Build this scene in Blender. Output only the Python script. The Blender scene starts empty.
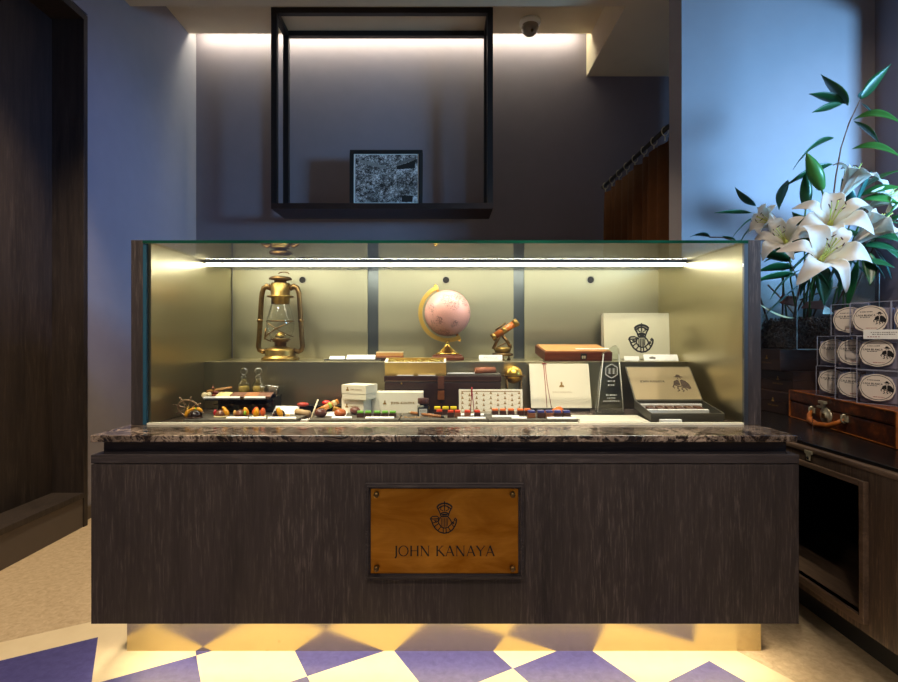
import bpy, bmesh, math, random
from mathutils import Vector, Matrix, Euler
random.seed(7)
S = bpy.context.scene
COL = S.collection
PI = math.pi
F = 520.0            # focal length in pixels of the 898 px wide frame
H = 1.0386           # eye height over the floor
VX, VY = 441.0, 337.0
def E(z): return H + z                       # height relative to the eye
def at(px, py, Y):                           # point of the place at depth Y
    return Vector(((px-VX)/F*Y, Y, H-(py-VY)/F*Y))
def X(px, Y): return (px-VX)/F*Y
def R(d): return math.radians(d)

# ------------------------------------------------------------------ materials
class NT:
    def __init__(s, name):
        s.m = bpy.data.materials.new(name); s.m.use_nodes = True
        s.t = s.m.node_tree; s.t.nodes.clear()
        s.out = s.n('ShaderNodeOutputMaterial')
    def n(s, t, **k):
        o = s.t.nodes.new(t)
        for a, b in k.items(): setattr(o, a, b)
        return o
    def l(s, a, b): s.t.links.new(a, b)
    def setin(s, sock, v):
        if isinstance(v, bpy.types.NodeSocket): s.l(v, sock)
        else: sock.default_value = v
    def math(s, op, a, b=None, c=None):
        o = s.n('ShaderNodeMath', operation=op)
        s.setin(o.inputs[0], a)
        if b is not None: s.setin(o.inputs[1], b)
        if c is not None: s.setin(o.inputs[2], c)
        return o.outputs[0]
    def mix(s, f, a, b, bt='MIX'):
        o = s.n('ShaderNodeMix', data_type='RGBA', blend_type=bt)
        s.setin(o.inputs[0], f); s.setin(o.inputs[6], a); s.setin(o.inputs[7], b)
        return o.outputs[2]
    def coord(s, scale=(1,1,1), rot=(0,0,0), kind='Object', loc=(0,0,0)):
        c = s.n('ShaderNodeTexCoord'); m = s.n('ShaderNodeMapping')
        s.l(c.outputs[kind], m.inputs[0]); m.inputs['Scale'].default_value = scale
        m.inputs['Rotation'].default_value = rot; m.inputs['Location'].default_value = loc
        return m.outputs[0]
    def noise(s, vec, scale, detail=4, rough=.55, dist=0):
        o = s.n('ShaderNodeTexNoise'); s.l(vec, o.inputs['Vector'])
        o.inputs['Scale'].default_value = scale; o.inputs['Detail'].default_value = detail
        o.inputs['Roughness'].default_value = rough; o.inputs['Distortion'].default_value = dist
        return o.outputs[0]
    def ramp(s, f, stops, interp='LINEAR'):
        o = s.n('ShaderNodeValToRGB'); s.l(f, o.inputs[0]); e = o.color_ramp.elements
        o.color_ramp.interpolation = interp
        while len(e) < len(stops): e.new(.5)
        for k, (p, c) in zip(e, stops):
            k.position = p; k.color = c if len(c) == 4 else (*c, 1)
        return o.outputs[0]
    def bump(s, h, strength=.2, dist=.002):
        o = s.n('ShaderNodeBump'); s.l(h, o.inputs['Height'])
        o.inputs['Strength'].default_value = strength; o.inputs['Distance'].default_value = dist
        return o.outputs[0]
    def bsdf(s, color, rough=.5, metal=0, normal=None, spec=.5, **k):
        o = s.n('ShaderNodeBsdfPrincipled')
        if isinstance(color, tuple) and len(color) == 3: color = (*color, 1)
        s.setin(o.inputs['Base Color'], color); s.setin(o.inputs['Roughness'], rough)
        s.setin(o.inputs['Metallic'], metal); o.inputs['Specular IOR Level'].default_value = spec
        if normal is not None: s.l(normal, o.inputs['Normal'])
        for a, b in k.items(): s.setin(o.inputs[a.replace('_', ' ')], b)
        s.l(o.outputs[0], s.out.inputs[0])
        return o
def c3(r, g, b):                              # sRGB 0-255 to linear
    f = lambda v: (v/255/12.92) if v/255 <= .04045 else ((v/255+.055)/1.055)**2.4
    return (f(r), f(g), f(b), 1)
def plain(name, col, rough=.5, metal=0, var=.08, scale=30, spec=.5, bump=0, **k):
    t = NT(name); v = t.coord(); n = t.noise(v, scale, 3)
    d = tuple(max(0, x*(1-var*2)) for x in col[:3]) + (1,)
    c = t.mix(n, d, (*[min(1, x*(1+var*2)) for x in col[:3]], 1))
    t.bsdf(c, rough, metal, t.bump(n, bump, .001) if bump else None, spec, **k)
    return t.m
def wood(name, dark, mid, light, rough=.5, scale=1.0, axis='Z', streak=.5, spec=.35):
    t = NT(name)
    big, sm = 5*scale, 150*scale
    sc = {'Z': (1, 1, .07), 'X': (.07, 1, 1), 'Y': (1, .07, 1)}[axis]
    v = t.coord(sc)
    w = t.noise(v, big, 5, .6, .6); g = t.noise(v, sm, 4, .7, .3); f = t.noise(v, 60*scale, 3, .6)
    a = t.ramp(w, [(.3, dark), (.55, mid), (.75, dark)])
    s_ = t.ramp(g, [(.50, (0,0,0)), (.70, (1,1,1))])
    pm = t.ramp(t.noise(t.coord({'Z':(1,1,.3),'X':(.3,1,1),'Y':(1,.3,1)}[axis], loc=(3,1,2)), 6*scale, 3, .6), [(.36, (.25,.25,.25)), (.62, (1.25,1.25,1.25))])
    m = t.math('MULTIPLY', t.math('MULTIPLY', s_, streak*1.15), pm)
    c = t.mix(m, a, light)
    s2 = t.ramp(f, [(.35, (.55,.55,.55)), (.6, (1,1,1))])
    c = t.mix(.6, c, s2, 'MULTIPLY')
    t.bsdf(c, rough, 0, t.bump(g, .25, .0015), spec)
    return t.m
def glass(name, tint=(1,1,1,1), ior=1.45, refl=1.0, pw=5.0):
    t = NT(name)
    lw = t.n('ShaderNodeLayerWeight'); lw.inputs[0].default_value = .5
    f0 = ((ior-1)/(ior+1))**2
    fr = t.math('MULTIPLY_ADD', t.math('POWER', lw.outputs['Facing'], pw), 1-f0, f0)
    tr = t.n('ShaderNodeBsdfTransparent'); tr.inputs[0].default_value = tint
    gl = t.n('ShaderNodeBsdfGlossy'); gl.inputs['Roughness'].default_value = .02
    mx = t.n('ShaderNodeMixShader'); t.l(t.math('MULTIPLY', fr, refl), mx.inputs[0]); t.l(tr.outputs[0], mx.inputs[1]); t.l(gl.outputs[0], mx.inputs[2])
    t.l(mx.outputs[0], t.out.inputs[0]); return t.m
def emit(name, col, strength):
    t = NT(name); e = t.n('ShaderNodeEmission'); e.inputs[0].default_value = col; e.inputs[1].default_value = strength
    t.l(e.outputs[0], t.out.inputs[0]); return t.m
def brushed(name, col, rough, axis='X', amount=.25, metal=1, spec=.5, aniso=0.0):
    t = NT(name); sc = {'X': (.02,1,1), 'Z': (1,1,.02)}[axis]
    v = t.coord(sc); n = t.noise(v, 260, 3, .7); n2 = t.noise(t.coord(), 60, 3, .6)
    d = tuple(x*(1-amount) for x in col[:3]) + (1,)
    c = t.mix(n, d, col)
    r = t.math('MULTIPLY_ADD', n, .12, rough-.06)
    t.bsdf(c, r, metal, t.bump(n2, .05, .0004) if rough > .4 else None, spec)
    return t.m

M = {}
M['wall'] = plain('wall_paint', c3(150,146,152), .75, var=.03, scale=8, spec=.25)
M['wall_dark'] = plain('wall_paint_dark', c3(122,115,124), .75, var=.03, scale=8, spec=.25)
M['ceil'] = plain('ceiling_paint', c3(214,200,172), .8, var=.03, scale=5, spec=.2)
M['counter_wood'] = wood('charcoal_wood_laminate', c3(43,37,37), c3(60,52,51), c3(122,108,103), .48, 1.0, 'Z', .40)
M['counter_wood_h'] = wood('charcoal_wood_edge', c3(46,41,42), c3(58,51,52), c3(104,94,92), .48, 1.0, 'X', .35)
M['door_wood'] = wood('dark_oak_panel', c3(40,34,31), c3(58,49,44), c3(86,74,64), .5, .7, 'Z', .4)
M['cab_wood'] = wood('brown_oak_laminate', c3(66,54,46), c3(88,72,60), c3(150,122,98), .5, 1.1, 'Z', .42)
M['cab_wood_h'] = wood('brown_oak_edge', c3(80,64,52), c3(106,86,70), c3(160,130,104), .45, 1.1, 'Y', .4)
M['kick'] = plain('taupe_paint', c3(92,82,74), .6, var=.03)
M['black_metal'] = plain('black_powder_coat', c3(26,23,24), .45, 0, .05, 40, .4)
M['shelf_dark'] = wood('espresso_board', c3(38,28,26), c3(52,38,34), c3(62,48,42), .4, 1, 'X', .3)
M['steel'] = brushed('brushed_nickel_sheet', c3(188,178,144), .31, 'X', .12)
M['steel_back'] = brushed('brushed_nickel_back', c3(182,178,148), .46, 'X', .15)
M['steel_dark'] = brushed('grey_profile', c3(120,122,124), .4, 'X', .1)
M['seam'] = brushed('seam_channel', c3(120,126,124), .35, 'Z', .1)
M['bevel'] = plain('grommet_chrome', c3(170,166,146), .35, 1)
M['hole'] = plain('cable_hole_shade', c3(40,36,28), .6)
M['brass'] = plain('antique_brass', c3(140,114,60), .38, .95, .25, 40)
M['brass_dull'] = plain('aged_brass', c3(112,88,54), .42, 1, .3, 60)
M['brass_bright'] = plain('polished_brass', c3(226,186,92), .18, 1, .08, 30)
M['gold_card'] = plain('gold_card', c3(226,190,112), .34, .75, .06, 30)
M['black'] = plain('black_matte', c3(22,20,20), .6)
M['ink'] = plain('black_engraving', c3(14,10,6), .7)
M['white'] = plain('white_card', c3(240,238,230), .6, var=.02)
M['cream'] = plain('cream_board', c3(232,224,200), .55, var=.02)
M['cream_dim'] = plain('cream_label_paper', c3(226,212,196), .6, var=.02)
M['gold_ink'] = plain('gold_foil', c3(146,112,52), .5, 0)
M['black_gloss'] = plain('black_acrylic', c3(14,13,14), .12)
M['slate'] = plain('slate_stone', c3(98,92,80), .7, 0, .25, 60, .3, .5)
M['leather_dark'] = plain('dark_brown_leather', c3(46,25,17), .34, 0, .25, 25, .5, .2)
M['red_cord'] = plain('red_silk_cord', c3(150,30,34), .6)
M['steel_plain'] = plain('nickel_hardware', c3(206,196,164), .32, .6, .1)
M['brass_satin'] = plain('satin_brass_band', c3(214,176,84), .4, .6, .08, 30)
M['strap_leather'] = plain('mid_brown_leather', c3(88,50,32), .4, 0, .25, 25)
M['black_stone'] = plain('black_stone', c3(20,18,18), .25, 0, .4, 18)
M['glass'] = glass('clear_glass', (.985,.995,.985,1))
M['glass_green'] = plain('green_glass_edge', c3(10,62,46), .1, 0, .6, 5)
M['glass_blue'] = plain('blue_glass_edge', c3(40,80,100), .15, 0, .1)
M['globe_glass'] = glass('lamp_glass', (.97,.97,.93,1), 1.5, 1.0, 3.0)
M['bottle_glass'] = glass('bottle_glass', (.90,.92,.87,1), 1.6, 1.0, 1.5)
M['acrylic'] = glass('clear_acrylic', (.93,.93,.96,1), 1.5, 1.0)
M['planter_glass'] = glass('planter_glass', (.94,.97,.96,1), 1.5, 1.0)
M['led_case'] = emit('display_led', (1,.97,.84,1), 23)
M['led_floor'] = emit('floor_led', (1,.84,.56,1), 52)
M['led_cove'] = emit('cove_led', (1,.95,.74,1), 52)

def mk_floor():
    t = NT('patterned_floor'); g = t.n('ShaderNodeTexCoord'); sp = t.n('ShaderNodeSeparateXYZ'); t.l(g.outputs['Object'], sp.inputs[0])
    x, y = sp.outputs[0], sp.outputs[1]
    ca, sa, T = math.cos(R(30)), math.sin(R(30)), .2845
    P0 = (-1.187, 1.800)
    dx = t.math('SUBTRACT', x, P0[0]); dy = t.math('SUBTRACT', y, P0[1])
    u = t.math('DIVIDE', t.math('ADD', t.math('MULTIPLY', dx, ca), t.math('MULTIPLY', dy, sa)), T)
    v = t.math('DIVIDE', t.math('SUBTRACT', t.math('MULTIPLY', dx, sa), t.math('MULTIPLY', dy, ca)), T)
    par = t.math('FLOORED_MODULO', t.math('ADD', t.math('FLOOR', u), t.math('FLOOR', v)), 2.0)
    par = t.math('GREATER_THAN', par, .5)
    inside = t.math('MULTIPLY', t.math('GREATER_THAN', v, 0.0), t.math('LESS_THAN', u, 6.0))
    purple = t.math('MULTIPLY', par, inside)
    border = t.math('MULTIPLY', t.math('GREATER_THAN', v, -.45), t.math('LESS_THAN', u, 6.45))
    vec = t.coord()
    n = t.noise(vec, 45, 5, .65, .5); n2 = t.noise(vec, 14, 4, .6)
    pur = t.mix(n, c3(42,40,96), c3(92,88,146))
    cre = t.mix(n2, c3(214,194,156), c3(228,210,174))
    bei = t.mix(t.ramp(n, [(.3, (0,0,0)), (.7, (1,1,1))]), c3(176,152,118), c3(206,184,150))
    c = t.mix(border, bei, cre); c = t.mix(purple, c, pur)
    t.bsdf(c, .42, 0, t.bump(n, .04, .001), .35)
    return t.m
M['floor'] = mk_floor()
def mk_marble():
    t = NT('dark_veined_marble'); v = t.coord((1,1,1))
    w = t.noise(v, 9, 8, .7, 2.2); g = t.noise(v, 45, 6, .7, 1.2); k = t.noise(v, 4, 4, .6, 1)
    base = t.ramp(g, [(.34, c3(20,16,16)), (.54, c3(56,45,40)), (.72, c3(156,130,108))])
    ve = t.ramp(w, [(.44, (0,0,0)), (.495, (1,1,1)), (.515, (1,1,1)), (.56, (0,0,0))])
    c = t.mix(t.math('MULTIPLY', ve, .62), base, c3(190,168,150))
    dk = t.ramp(k, [(.42, (.25,.23,.23)), (.62, (1,1,1))])
    c = t.mix(.8, c, dk, 'MULTIPLY')
    t.bsdf(c, .16, 0, None, .5); return t.m
M['marble'] = mk_marble()
def mk_brassplate():
    t = NT('brushed_brass_plate'); v = t.coord((.03,1,1)); n = t.noise(v, 300, 3, .7); n2 = t.noise(t.coord((.4,1,1.2)), 9, 4, .6, .8)
    c = t.mix(t.ramp(n2, [(.35, (0,0,0)), (.7, (1,1,1))]), c3(176,112,32), c3(226,160,62))
    c = t.mix(t.math('MULTIPLY', n, .3), c, c3(140,90,30))
    t.bsdf(c, t.math('MULTIPLY_ADD', n, .1, .30), 1, None, .5); return t.m
M['brass_plate'] = mk_brassplate()
def mk_kickbrass():
    t = NT('satin_brass_kick'); v = t.coord(); n = t.noise(v, 7, 4, .6); s = t.noise(v, 24, 3, .6)
    sm = t.ramp(s, [(.68, (0,0,0)), (.74, (1,1,1))])
    c = t.mix(n, c3(222,202,152), c3(236,216,168)); c = t.mix(t.math('MULTIPLY', sm, .35), c, c3(160,128,70))
    t.bsdf(c, .2, .92, None, .5); return t.m
M['kick_brass'] = mk_kickbrass()
def mk_suede():
    t = NT('worn_tan_leather'); v = t.coord(); n = t.noise(v, 14, 6, .7, .6); n2 = t.noise(t.coord((1,1,1)), 70, 4, .7)
    c = t.ramp(n, [(.34, c3(36,16,8)), (.5, c3(84,38,14)), (.62, c3(118,56,18)), (.8, c3(178,98,36))])
    c = t.mix(t.math('MULTIPLY', t.ramp(n2, [(.6,(0,0,0)), (.7,(1,1,1))]), .5), c, c3(196,126,60))
    t.bsdf(c, .42, 0, t.bump(n2, .2, .001), .5); return t.m
M['suitcase'] = mk_suede()
M['suit_edge'] = plain('rubbed_leather_edge', c3(150,82,28), .42, 0, .5, 22)

# ------------------------------------------------------------------ mesh building
class MB:
    def __init__(s): s.v = []; s.f = []; s.sm = []; s.mi = []
    def add(s, v, f, m=None, smooth=False, mi=0):
        o = len(s.v)
        s.v += [tuple(m @ Vector(p)) if m is not None else tuple(p) for p in v]
        s.f += [tuple(i+o for i in q) for q in f]; s.sm += [smooth]*len(f); s.mi += [mi]*len(f)
        return s
    def box(s, x0, x1, y0, y1, z0, z1, m=None, mi=0):
        v = [(x,y,z) for z in (z0,z1) for y in (y0,y1) for x in (x0,x1)]
        return s.add(v, [(0,2,3,1),(4,5,7,6),(0,1,5,4),(2,6,7,3),(0,4,6,2),(1,3,7,5)], m, False, mi)
    def prism(s, poly, y0, y1, m=None, mi=0):       # polygon in x,z extruded along y
        n = len(poly); v = [(x,y0,z) for x,z in poly] + [(x,y1,z) for x,z in poly]
        f = [tuple(range(n)), tuple(range(2*n-1, n-1, -1))] + [(i, i+n, (i+1)%n+n, (i+1)%n) for i in range(n)]
        return s.add(v, f, m, False, mi)
    def lathe(s, prof, n=24, m=None, mi=0, cap=True, smooth=True):   # (r,z)
        v = []; f = []
        for r, z in prof:
            for k in range(n): v.append((r*math.cos(2*PI*k/n), r*math.sin(2*PI*k/n), z))
        for i in range(len(prof)-1):
            for k in range(n):
                a, b = i*n+k, i*n+(k+1)%n; f.append((a, b, b+n, a+n))
        if cap:
            if prof[0][0] > 1e-5: f.append(tuple(range(n-1, -1, -1)))
            if prof[-1][0] > 1e-5: f.append(tuple((len(prof)-1)*n+k for k in range(n)))
        return s.add(v, f, m, smooth, mi)
    def cyl(s, p, q, r, n=16, r2=None, mi=0, smooth=True):
        p, q = Vector(p), Vector(q); d = q-p; L = d.length
        m = Matrix.Translation(p) @ d.to_track_quat('Z', 'Y').to_matrix().to_4x4()
        return s.lathe([(r,0),(r if r2 is None else r2, L)], n, m, mi, True, smooth)
    def tube(s, pts, r, n=8, closed=False, mi=0):
        pts = [Vector(p) for p in pts]; N = len(pts); rr = r if isinstance(r, (list, tuple)) else [r]*N
        v = []; f = []; up = None
        for i in range(N):
            a = pts[(i-1) % N] if (closed or i > 0) else pts[i]
            b = pts[(i+1) % N] if (closed or i < N-1) else pts[i]
            t = (b-a).normalized()
            if up is None: up = t.orthogonal().normalized()
            up = (up - t*up.dot(t)); up = up.normalized() if up.length > 1e-6 else t.orthogonal().normalized()
            w = t.cross(up)
            for k in range(n):
                c = 2*PI*k/n; v.append(pts[i] + (up*math.cos(c)+w*math.sin(c))*rr[i])
        for i in range(N if closed else N-1):
            for k in range(n):
                a = i*n+k; b = i*n+(k+1) % n; j = ((i+1) % N)*n
                f.append((a, b, j+(k+1) % n, j+k))
        if not closed: f += [tuple(range(n-1,-1,-1)), tuple((N-1)*n+k for k in range(n))]
        return s.add(v, f, None, True, mi)
    def ball(s, c, r, n=16, sq=(1,1,1), m=None, mi=0):
        mm = Matrix.Translation(Vector(c)) @ Matrix.Diagonal((*[r*q for q in sq], 1))
        if m is not None: mm = m @ mm
        k = max(6, n//2)
        prof = [(math.sin(PI*i/k), -math.cos(PI*i/k)) for i in range(k+1)]
        prof[0] = (1e-4, -1); prof[-1] = (1e-4, 1)
        return s.lathe(prof, n, mm, mi)
    def ribbon(s, pts, w, m=None, closed=False, y=0, mi=0):       # flat stroke in x,z facing -y
        P = [Vector((a, b)) for a, b in pts]; N = len(P); ww = w if isinstance(w, (list, tuple)) else [w]*N
        v = []
        for i in range(N):
            a = P[(i-1) % N] if (closed or i > 0) else P[i]; b = P[(i+1) % N] if (closed or i < N-1) else P[i]
            t = (b-a); t = t.normalized() if t.length > 1e-9 else Vector((1,0)); n = Vector((-t.y, t.x))*ww[i]/2
            v += [(P[i].x+n.x, y, P[i].y+n.y), (P[i].x-n.x, y, P[i].y-n.y)]
        f = [(2*i, 2*i+1, (2*((i+1) % N))+1, 2*((i+1) % N)) for i in range(N if closed else N-1)]
        return s.add(v, f, m, False, mi)
    def poly(s, pts, m=None, y=0, mi=0):
        return s.add([(a, y, b) for a, b in pts], [tuple(range(len(pts)))], m, False, mi)
    def build(s, name, mat, parent=None, loc=None, rot=None, bevel=0, seg=2, recalc=True, solid=0, sub=0):
        me = bpy.data.meshes.new(name); me.from_pydata(s.v, [], s.f)
        for p, a, b in zip(me.polygons, s.sm, s.mi): p.use_smooth = a; p.material_index = b
        for q in (mat if isinstance(mat, (list, tuple)) else [mat]): me.materials.append(q if not isinstance(q, str) else M[q])
        if recalc or bevel:
            b = bmesh.new(); b.from_mesh(me)
            if recalc: bmesh.ops.recalc_face_normals(b, faces=b.faces)
            if bevel:
                bmesh.ops.remove_doubles(b, verts=b.verts, dist=1e-6)
                ed = [e for e in b.edges if len(e.link_faces) == 2 and e.calc_face_angle(0) > .5]
                bmesh.ops.bevel(b, geom=ed, offset=bevel, segments=seg, affect='EDGES', profile=.6)
            b.to_mesh(me); b.free()
        me.update()
        o = bpy.data.objects.new(name, me); COL.objects.link(o)
        if parent: o.parent = parent
        if loc is not None: o.location = loc
        if rot is not None: o.rotation_euler = rot
        if solid:
            d = o.modifiers.new('thickness', 'SOLIDIFY'); d.thickness = solid; d.offset = 0
        if sub:
            d = o.modifiers.new('smooth', 'SUBSURF'); d.levels = sub; d.render_levels = sub
        return o
def tag(o, label, cat, group=None, kind=None):
    o['label'] = label; o['category'] = cat
    if group: o['group'] = group
    if kind: o['kind'] = kind
    return o
def thing(name, label, cat, loc=(0,0,0), rot=(0,0,0), group=None):
    o = bpy.data.objects.new(name, None); COL.objects.link(o); o.empty_display_size = .05
    o.location = loc; o.rotation_euler = rot if isinstance(rot, (tuple, list)) else (0,0,rot)
    return tag(o, label, cat, group)
def struct(name, mb, mat, parent=None, bevel=0):
    o = mb.build(name, mat, parent, bevel=bevel)
    if not parent: o['kind'] = 'structure'
    return o
def kids(o): return list(o.children)
def dup(root, loc, rot=None, label=None, mats=None):
    r = root.copy(); COL.objects.link(r); r.location = loc
    if rot is not None: r.rotation_euler = rot
    if label: r['label'] = label
    for ch in kids(root):
        c = ch.copy(); COL.objects.link(c); c.parent = r
        for g in kids(ch):
            d = g.copy(); COL.objects.link(d); d.parent = c
    return r

# ------------------------------------------------------------------ lettering and marks
def arc(cx, cz, rx, rz, a0, a1, n=14):
    return [(cx+rx*math.cos(R(a0+(a1-a0)*i/n)), cz+rz*math.sin(R(a0+(a1-a0)*i/n))) for i in range(n+1)]
TH, TN = .125, .058
def serif(x, z, w=.2): return ([(x-w/2, z), (x+w/2, z)], .035)
GLY = {
 'J': (.42, [([(.28,1),(.28,.05)]+arc(.1,.05,.18,.22,0,-80,6), TH), serif(.28,.985)]),
 'O': (1.02, [(arc(.5,.5,.44,.49,0,360,28), [TN+.045*abs(math.cos(2*PI*i/28)) for i in range(29)])]),
 'H': (.96, [([(.16,0),(.16,1)],TH), ([(.8,0),(.8,1)],TH), ([(.16,.52),(.8,.52)],TN), serif(.16,.015), serif(.16,.985), serif(.8,.015), serif(.8,.985)]),
 'N': (1.0, [([(.15,0),(.15,1)],TN), ([(.84,-.02),(.84,1)],TN), ([(.13,1),(.84,-.01)],TH), serif(.15,.015), serif(.84,.985), serif(.08,.985,.14)]),
 'K': (.88, [([(.16,0),(.16,1)],TH), ([(.18,.45),(.68,1)],TN), ([(.3,.6),(.84,0)],TH), serif(.16,.015), serif(.16,.985), serif(.68,.985), serif(.84,.015,.16)]),
 'A': (.92, [([(.08,0),(.45,1.02)],TN), ([(.43,1.02),(.82,0)],TH), ([(.2,.36),(.68,.36)],TN), serif(.08,.015), serif(.82,.015)]),
 'Y': (.84, [([(.04,1),(.42,.46)],TH), ([(.8,1),(.42,.46)],TN), ([(.42,.48),(.42,0)],TH), serif(.04,.985), serif(.8,.985), serif(.42,.015)]),
 'C': (.86, [(arc(.48,.5,.42,.49,48,312,22), [TN+.045*abs(math.cos(R(48+264*i/22))) for i in range(23)]), ([(.76,.82),(.76,.95)],.03), ([(.76,.05),(.76,.18)],.03)]),
 'S': (.6, [(arc(.3,.74,.2,.24,40,230,10)+arc(.3,.26,.22,.25,60,-150,10), .075)]),
 'B': (.74, [([(.16,0),(.16,1)],TH), ([(.1,.98),(.4,.98)]+arc(.4,.76,.2,.22,90,-90,8)+[(.16,.53)], TN+.02), ([(.16,.53),(.42,.53)]+arc(.42,.28,.24,.26,90,-90,8)+[(.1,.02)], TN+.02)]),
 'L': (.66, [([(.16,0),(.16,1)],TH), ([(.1,.02),(.6,.02),(.62,.18)],TN), serif(.16,.985)]),
 ' ': (.4, []),
}
def text_width(s, sp=.1): return sum(GLY[c][0]+sp for c in s)-sp
def letters(mb, s, cx, cz, width, mi=0, m=None, y=0, sp=.1, bold=1.0):   # centred on cx, cz in the x,z plane
    k = width/text_width(s, sp); x = cx-width/2
    for c in s:
        w, st = GLY[c]
        for pts, t in st:
            tt = [q*k*bold for q in t] if isinstance(t, list) else t*k*bold
            mb.ribbon([(x+a*k, cz+(b-.5)*k) for a, b in pts], tt, m, False, y, mi)
        x += (w+sp)*k
    return k
def crest(mb, cx, cz, size, m=None, y=0, mi=0, bold=1.0, simple=False):
    k = size/420.0
    g = lambda P: [(cx+(a-440)*k, cz+(345-b)*k) for a, b in P]
    L = [
     ([(332,175),(360,145),(400,125),(450,115),(500,125),(540,145),(568,175)],20),
     ([(350,205),(395,165),(450,152),(500,165),(548,205)],15),
     ([(332,175),(370,240),(398,322)],14), ([(568,175),(532,240),(502,322)],14),
     ([(450,85),(450,235)],12), ([(400,168),(388,214),(432,234)],11), ([(500,168),(512,214),(470,234)],11),
     ([(392,292),(410,265),(450,255),(490,265),(508,292)],16), ([(396,322),(504,322)],16), ([(412,292),(490,292)],22),
     ([(230,350),(255,400),(272,450),(310,510),(370,560),(440,580),(510,570),(570,530),(610,470),(630,420),(636,370),(616,345),(600,366),(616,392)],15),
     ([(230,350),(262,322),(330,317),(364,335),(340,356),(270,361),(232,352)],13),
     ([(358,345),(350,400),(374,450),(410,490),(450,500),(500,490),(540,455),(562,420),(596,398)],13),
     ([(262,425),(346,395)],11), ([(290,480),(360,428)],11), ([(345,542),(395,478)],11), ([(430,578),(430,502)],11), ([(478,576),(472,502)],11), ([(545,548),(508,488)],11), ([(602,490),(556,430)],11),
     ([(400,345),(400,470)],9), ([(426,345),(426,482)],9), ([(452,345),(452,484)],9), ([(476,345),(474,482)],9), ([(502,345),(494,468)],9),
     ([(392,330),(366,365),(360,400)],13), ([(506,328),(540,370),(562,415)],13), ([(285,385),(330,380)],10), ([(300,400),(335,410)],16), ([(575,420),(600,432)],20)]
    if simple: L = [L[0], L[2], L[3], L[8], ([(230,350),(272,450),(370,560),(450,570),(570,530),(630,420)],60), ([(440,130),(440,330)],60), ([(350,330),(540,330)],50)]
    for P, w in L: mb.ribbon(g(P), w*k*bold, m, False, y, mi)
def sitter(mb, cx, cz, h, m=None, y=0, mi=0):       # small drawing of a seated figure with a wide hat
    k = h/100.0
    g = lambda P: [(cx+(a-50)*k, cz+(50-b)*k) for a, b in P]
    mb.poly(g([(26,13),(38,11),(42,2),(50,0),(58,3),(62,11),(74,16),(60,18),(40,17)]), m, y, mi)
    mb.ribbon(g([(44,19),(44,26),(50,29)]), 3*k, m, False, y, mi).ribbon(g([(57,19),(58,26)]), 4*k, m, False, y, mi)
    mb.poly(g([(38,31),(46,34),(48,60),(40,64),(30,60),(22,66),(16,58),(22,40)]), m, y, mi)
    mb.poly(g([(52,34),(62,30),(78,38),(90,56),(94,80),(84,86),(70,78),(56,80),(51,62)]), m, y, mi)
    for P in ([(24,62),(40,70),(58,66)], [(34,68),(30,82),(36,92),(24,97)], [(52,74),(48,86),(56,94),(48,99)], [(66,80),(72,92)], [(18,60),(10,72),(16,80)]): mb.ribbon(g(P), 6*k, m, False, y, mi)
def dashes(mb, cx, cz, w, hgt, n, m=None, y=0, mi=0, seed=1):     # a line of print too small to read
    rnd = random.Random(seed); x = cx-w/2
    for i in range(n):
        q = w/n*rnd.uniform(.55, .85); mb.ribbon([(x, cz), (x+q, cz)], hgt*rnd.uniform(.6, 1), m, False, y, mi); x += w/n
# ================================================================== the room
Z_C = E(2.15)          # ceiling height
PX0, PX1, PY0, PY1, PZ = -2.02, 1.2, 3.38, 4.29, E(2.43)     # recessed part of the ceiling
SY = 4.165              # soffit board ends here, light slot behind
fl = struct('floor', MB().box(-2.6, 3.6, -2.2, 4.5, -.06, 0), 'floor')
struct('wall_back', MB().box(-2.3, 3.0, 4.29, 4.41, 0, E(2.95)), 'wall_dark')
struct('wall_left', MB().box(-2.14, -2.02, 2.872, 4.29, 0, E(2.95)), 'wall')
struct('wall_left_front', MB().box(-2.14, -1.95, -2.2, 1.2, 0, Z_C).box(-2.14, -1.95, 1.2, 2.872, E(1.78), Z_C), 'wall')
struct('wall_partition', MB().box(1.352, 2.55, 2.9, 3.05, 0, Z_C), 'wall')
w = MB().box(2.42, 2.56, 2.70, 2.9, 0, Z_C).box(2.42, 2.56, -2.2, 2.70, 0, E(.42)).box(2.42, 2.56, -2.2, 2.70, E(1.75), Z_C)
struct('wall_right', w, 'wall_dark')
wf = MB()
for y in (2.66, 1.55, .42, -.7, -1.85): wf.box(2.46, 2.52, y, y+.04, E(.42), E(1.75))
wf.box(2.46, 2.52, -2.2, 2.7, E(.42), E(.46)).box(2.46, 2.52, -2.2, 2.7, E(1.71), E(1.75))
struct('window_1', wf, 'black_metal')
cl = MB().box(-2.3, 2.6, -2.2, PY0, Z_C, Z_C+.12).box(PX1, 2.6, PY0, 4.29, Z_C, Z_C+.12)
cl.box(PX0, PX1, PY0, SY, PZ, PZ+.06)                         # soffit board
cl.box(PX1, PX1+.1, PY0+.0, 4.29, Z_C+.12, E(2.95))
cl.box(-2.14, PX1+.1, PY0-.1, PY0, Z_C+.12, E(2.95))
cl.box(-2.14, PX1+.1, PY0, 4.29, E(2.9), E(2.95))
struct('ceiling', cl, 'ceil')
struct('baseboard_left', MB().box(-2.02, -2.006, 2.872, 4.29, 0, .075), 'kick', bevel=.003)
struct('trim_1', MB().box(1.34, 1.352, 2.895, 3.055, 0, Z_C), 'wall')            # partition end trim
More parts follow.
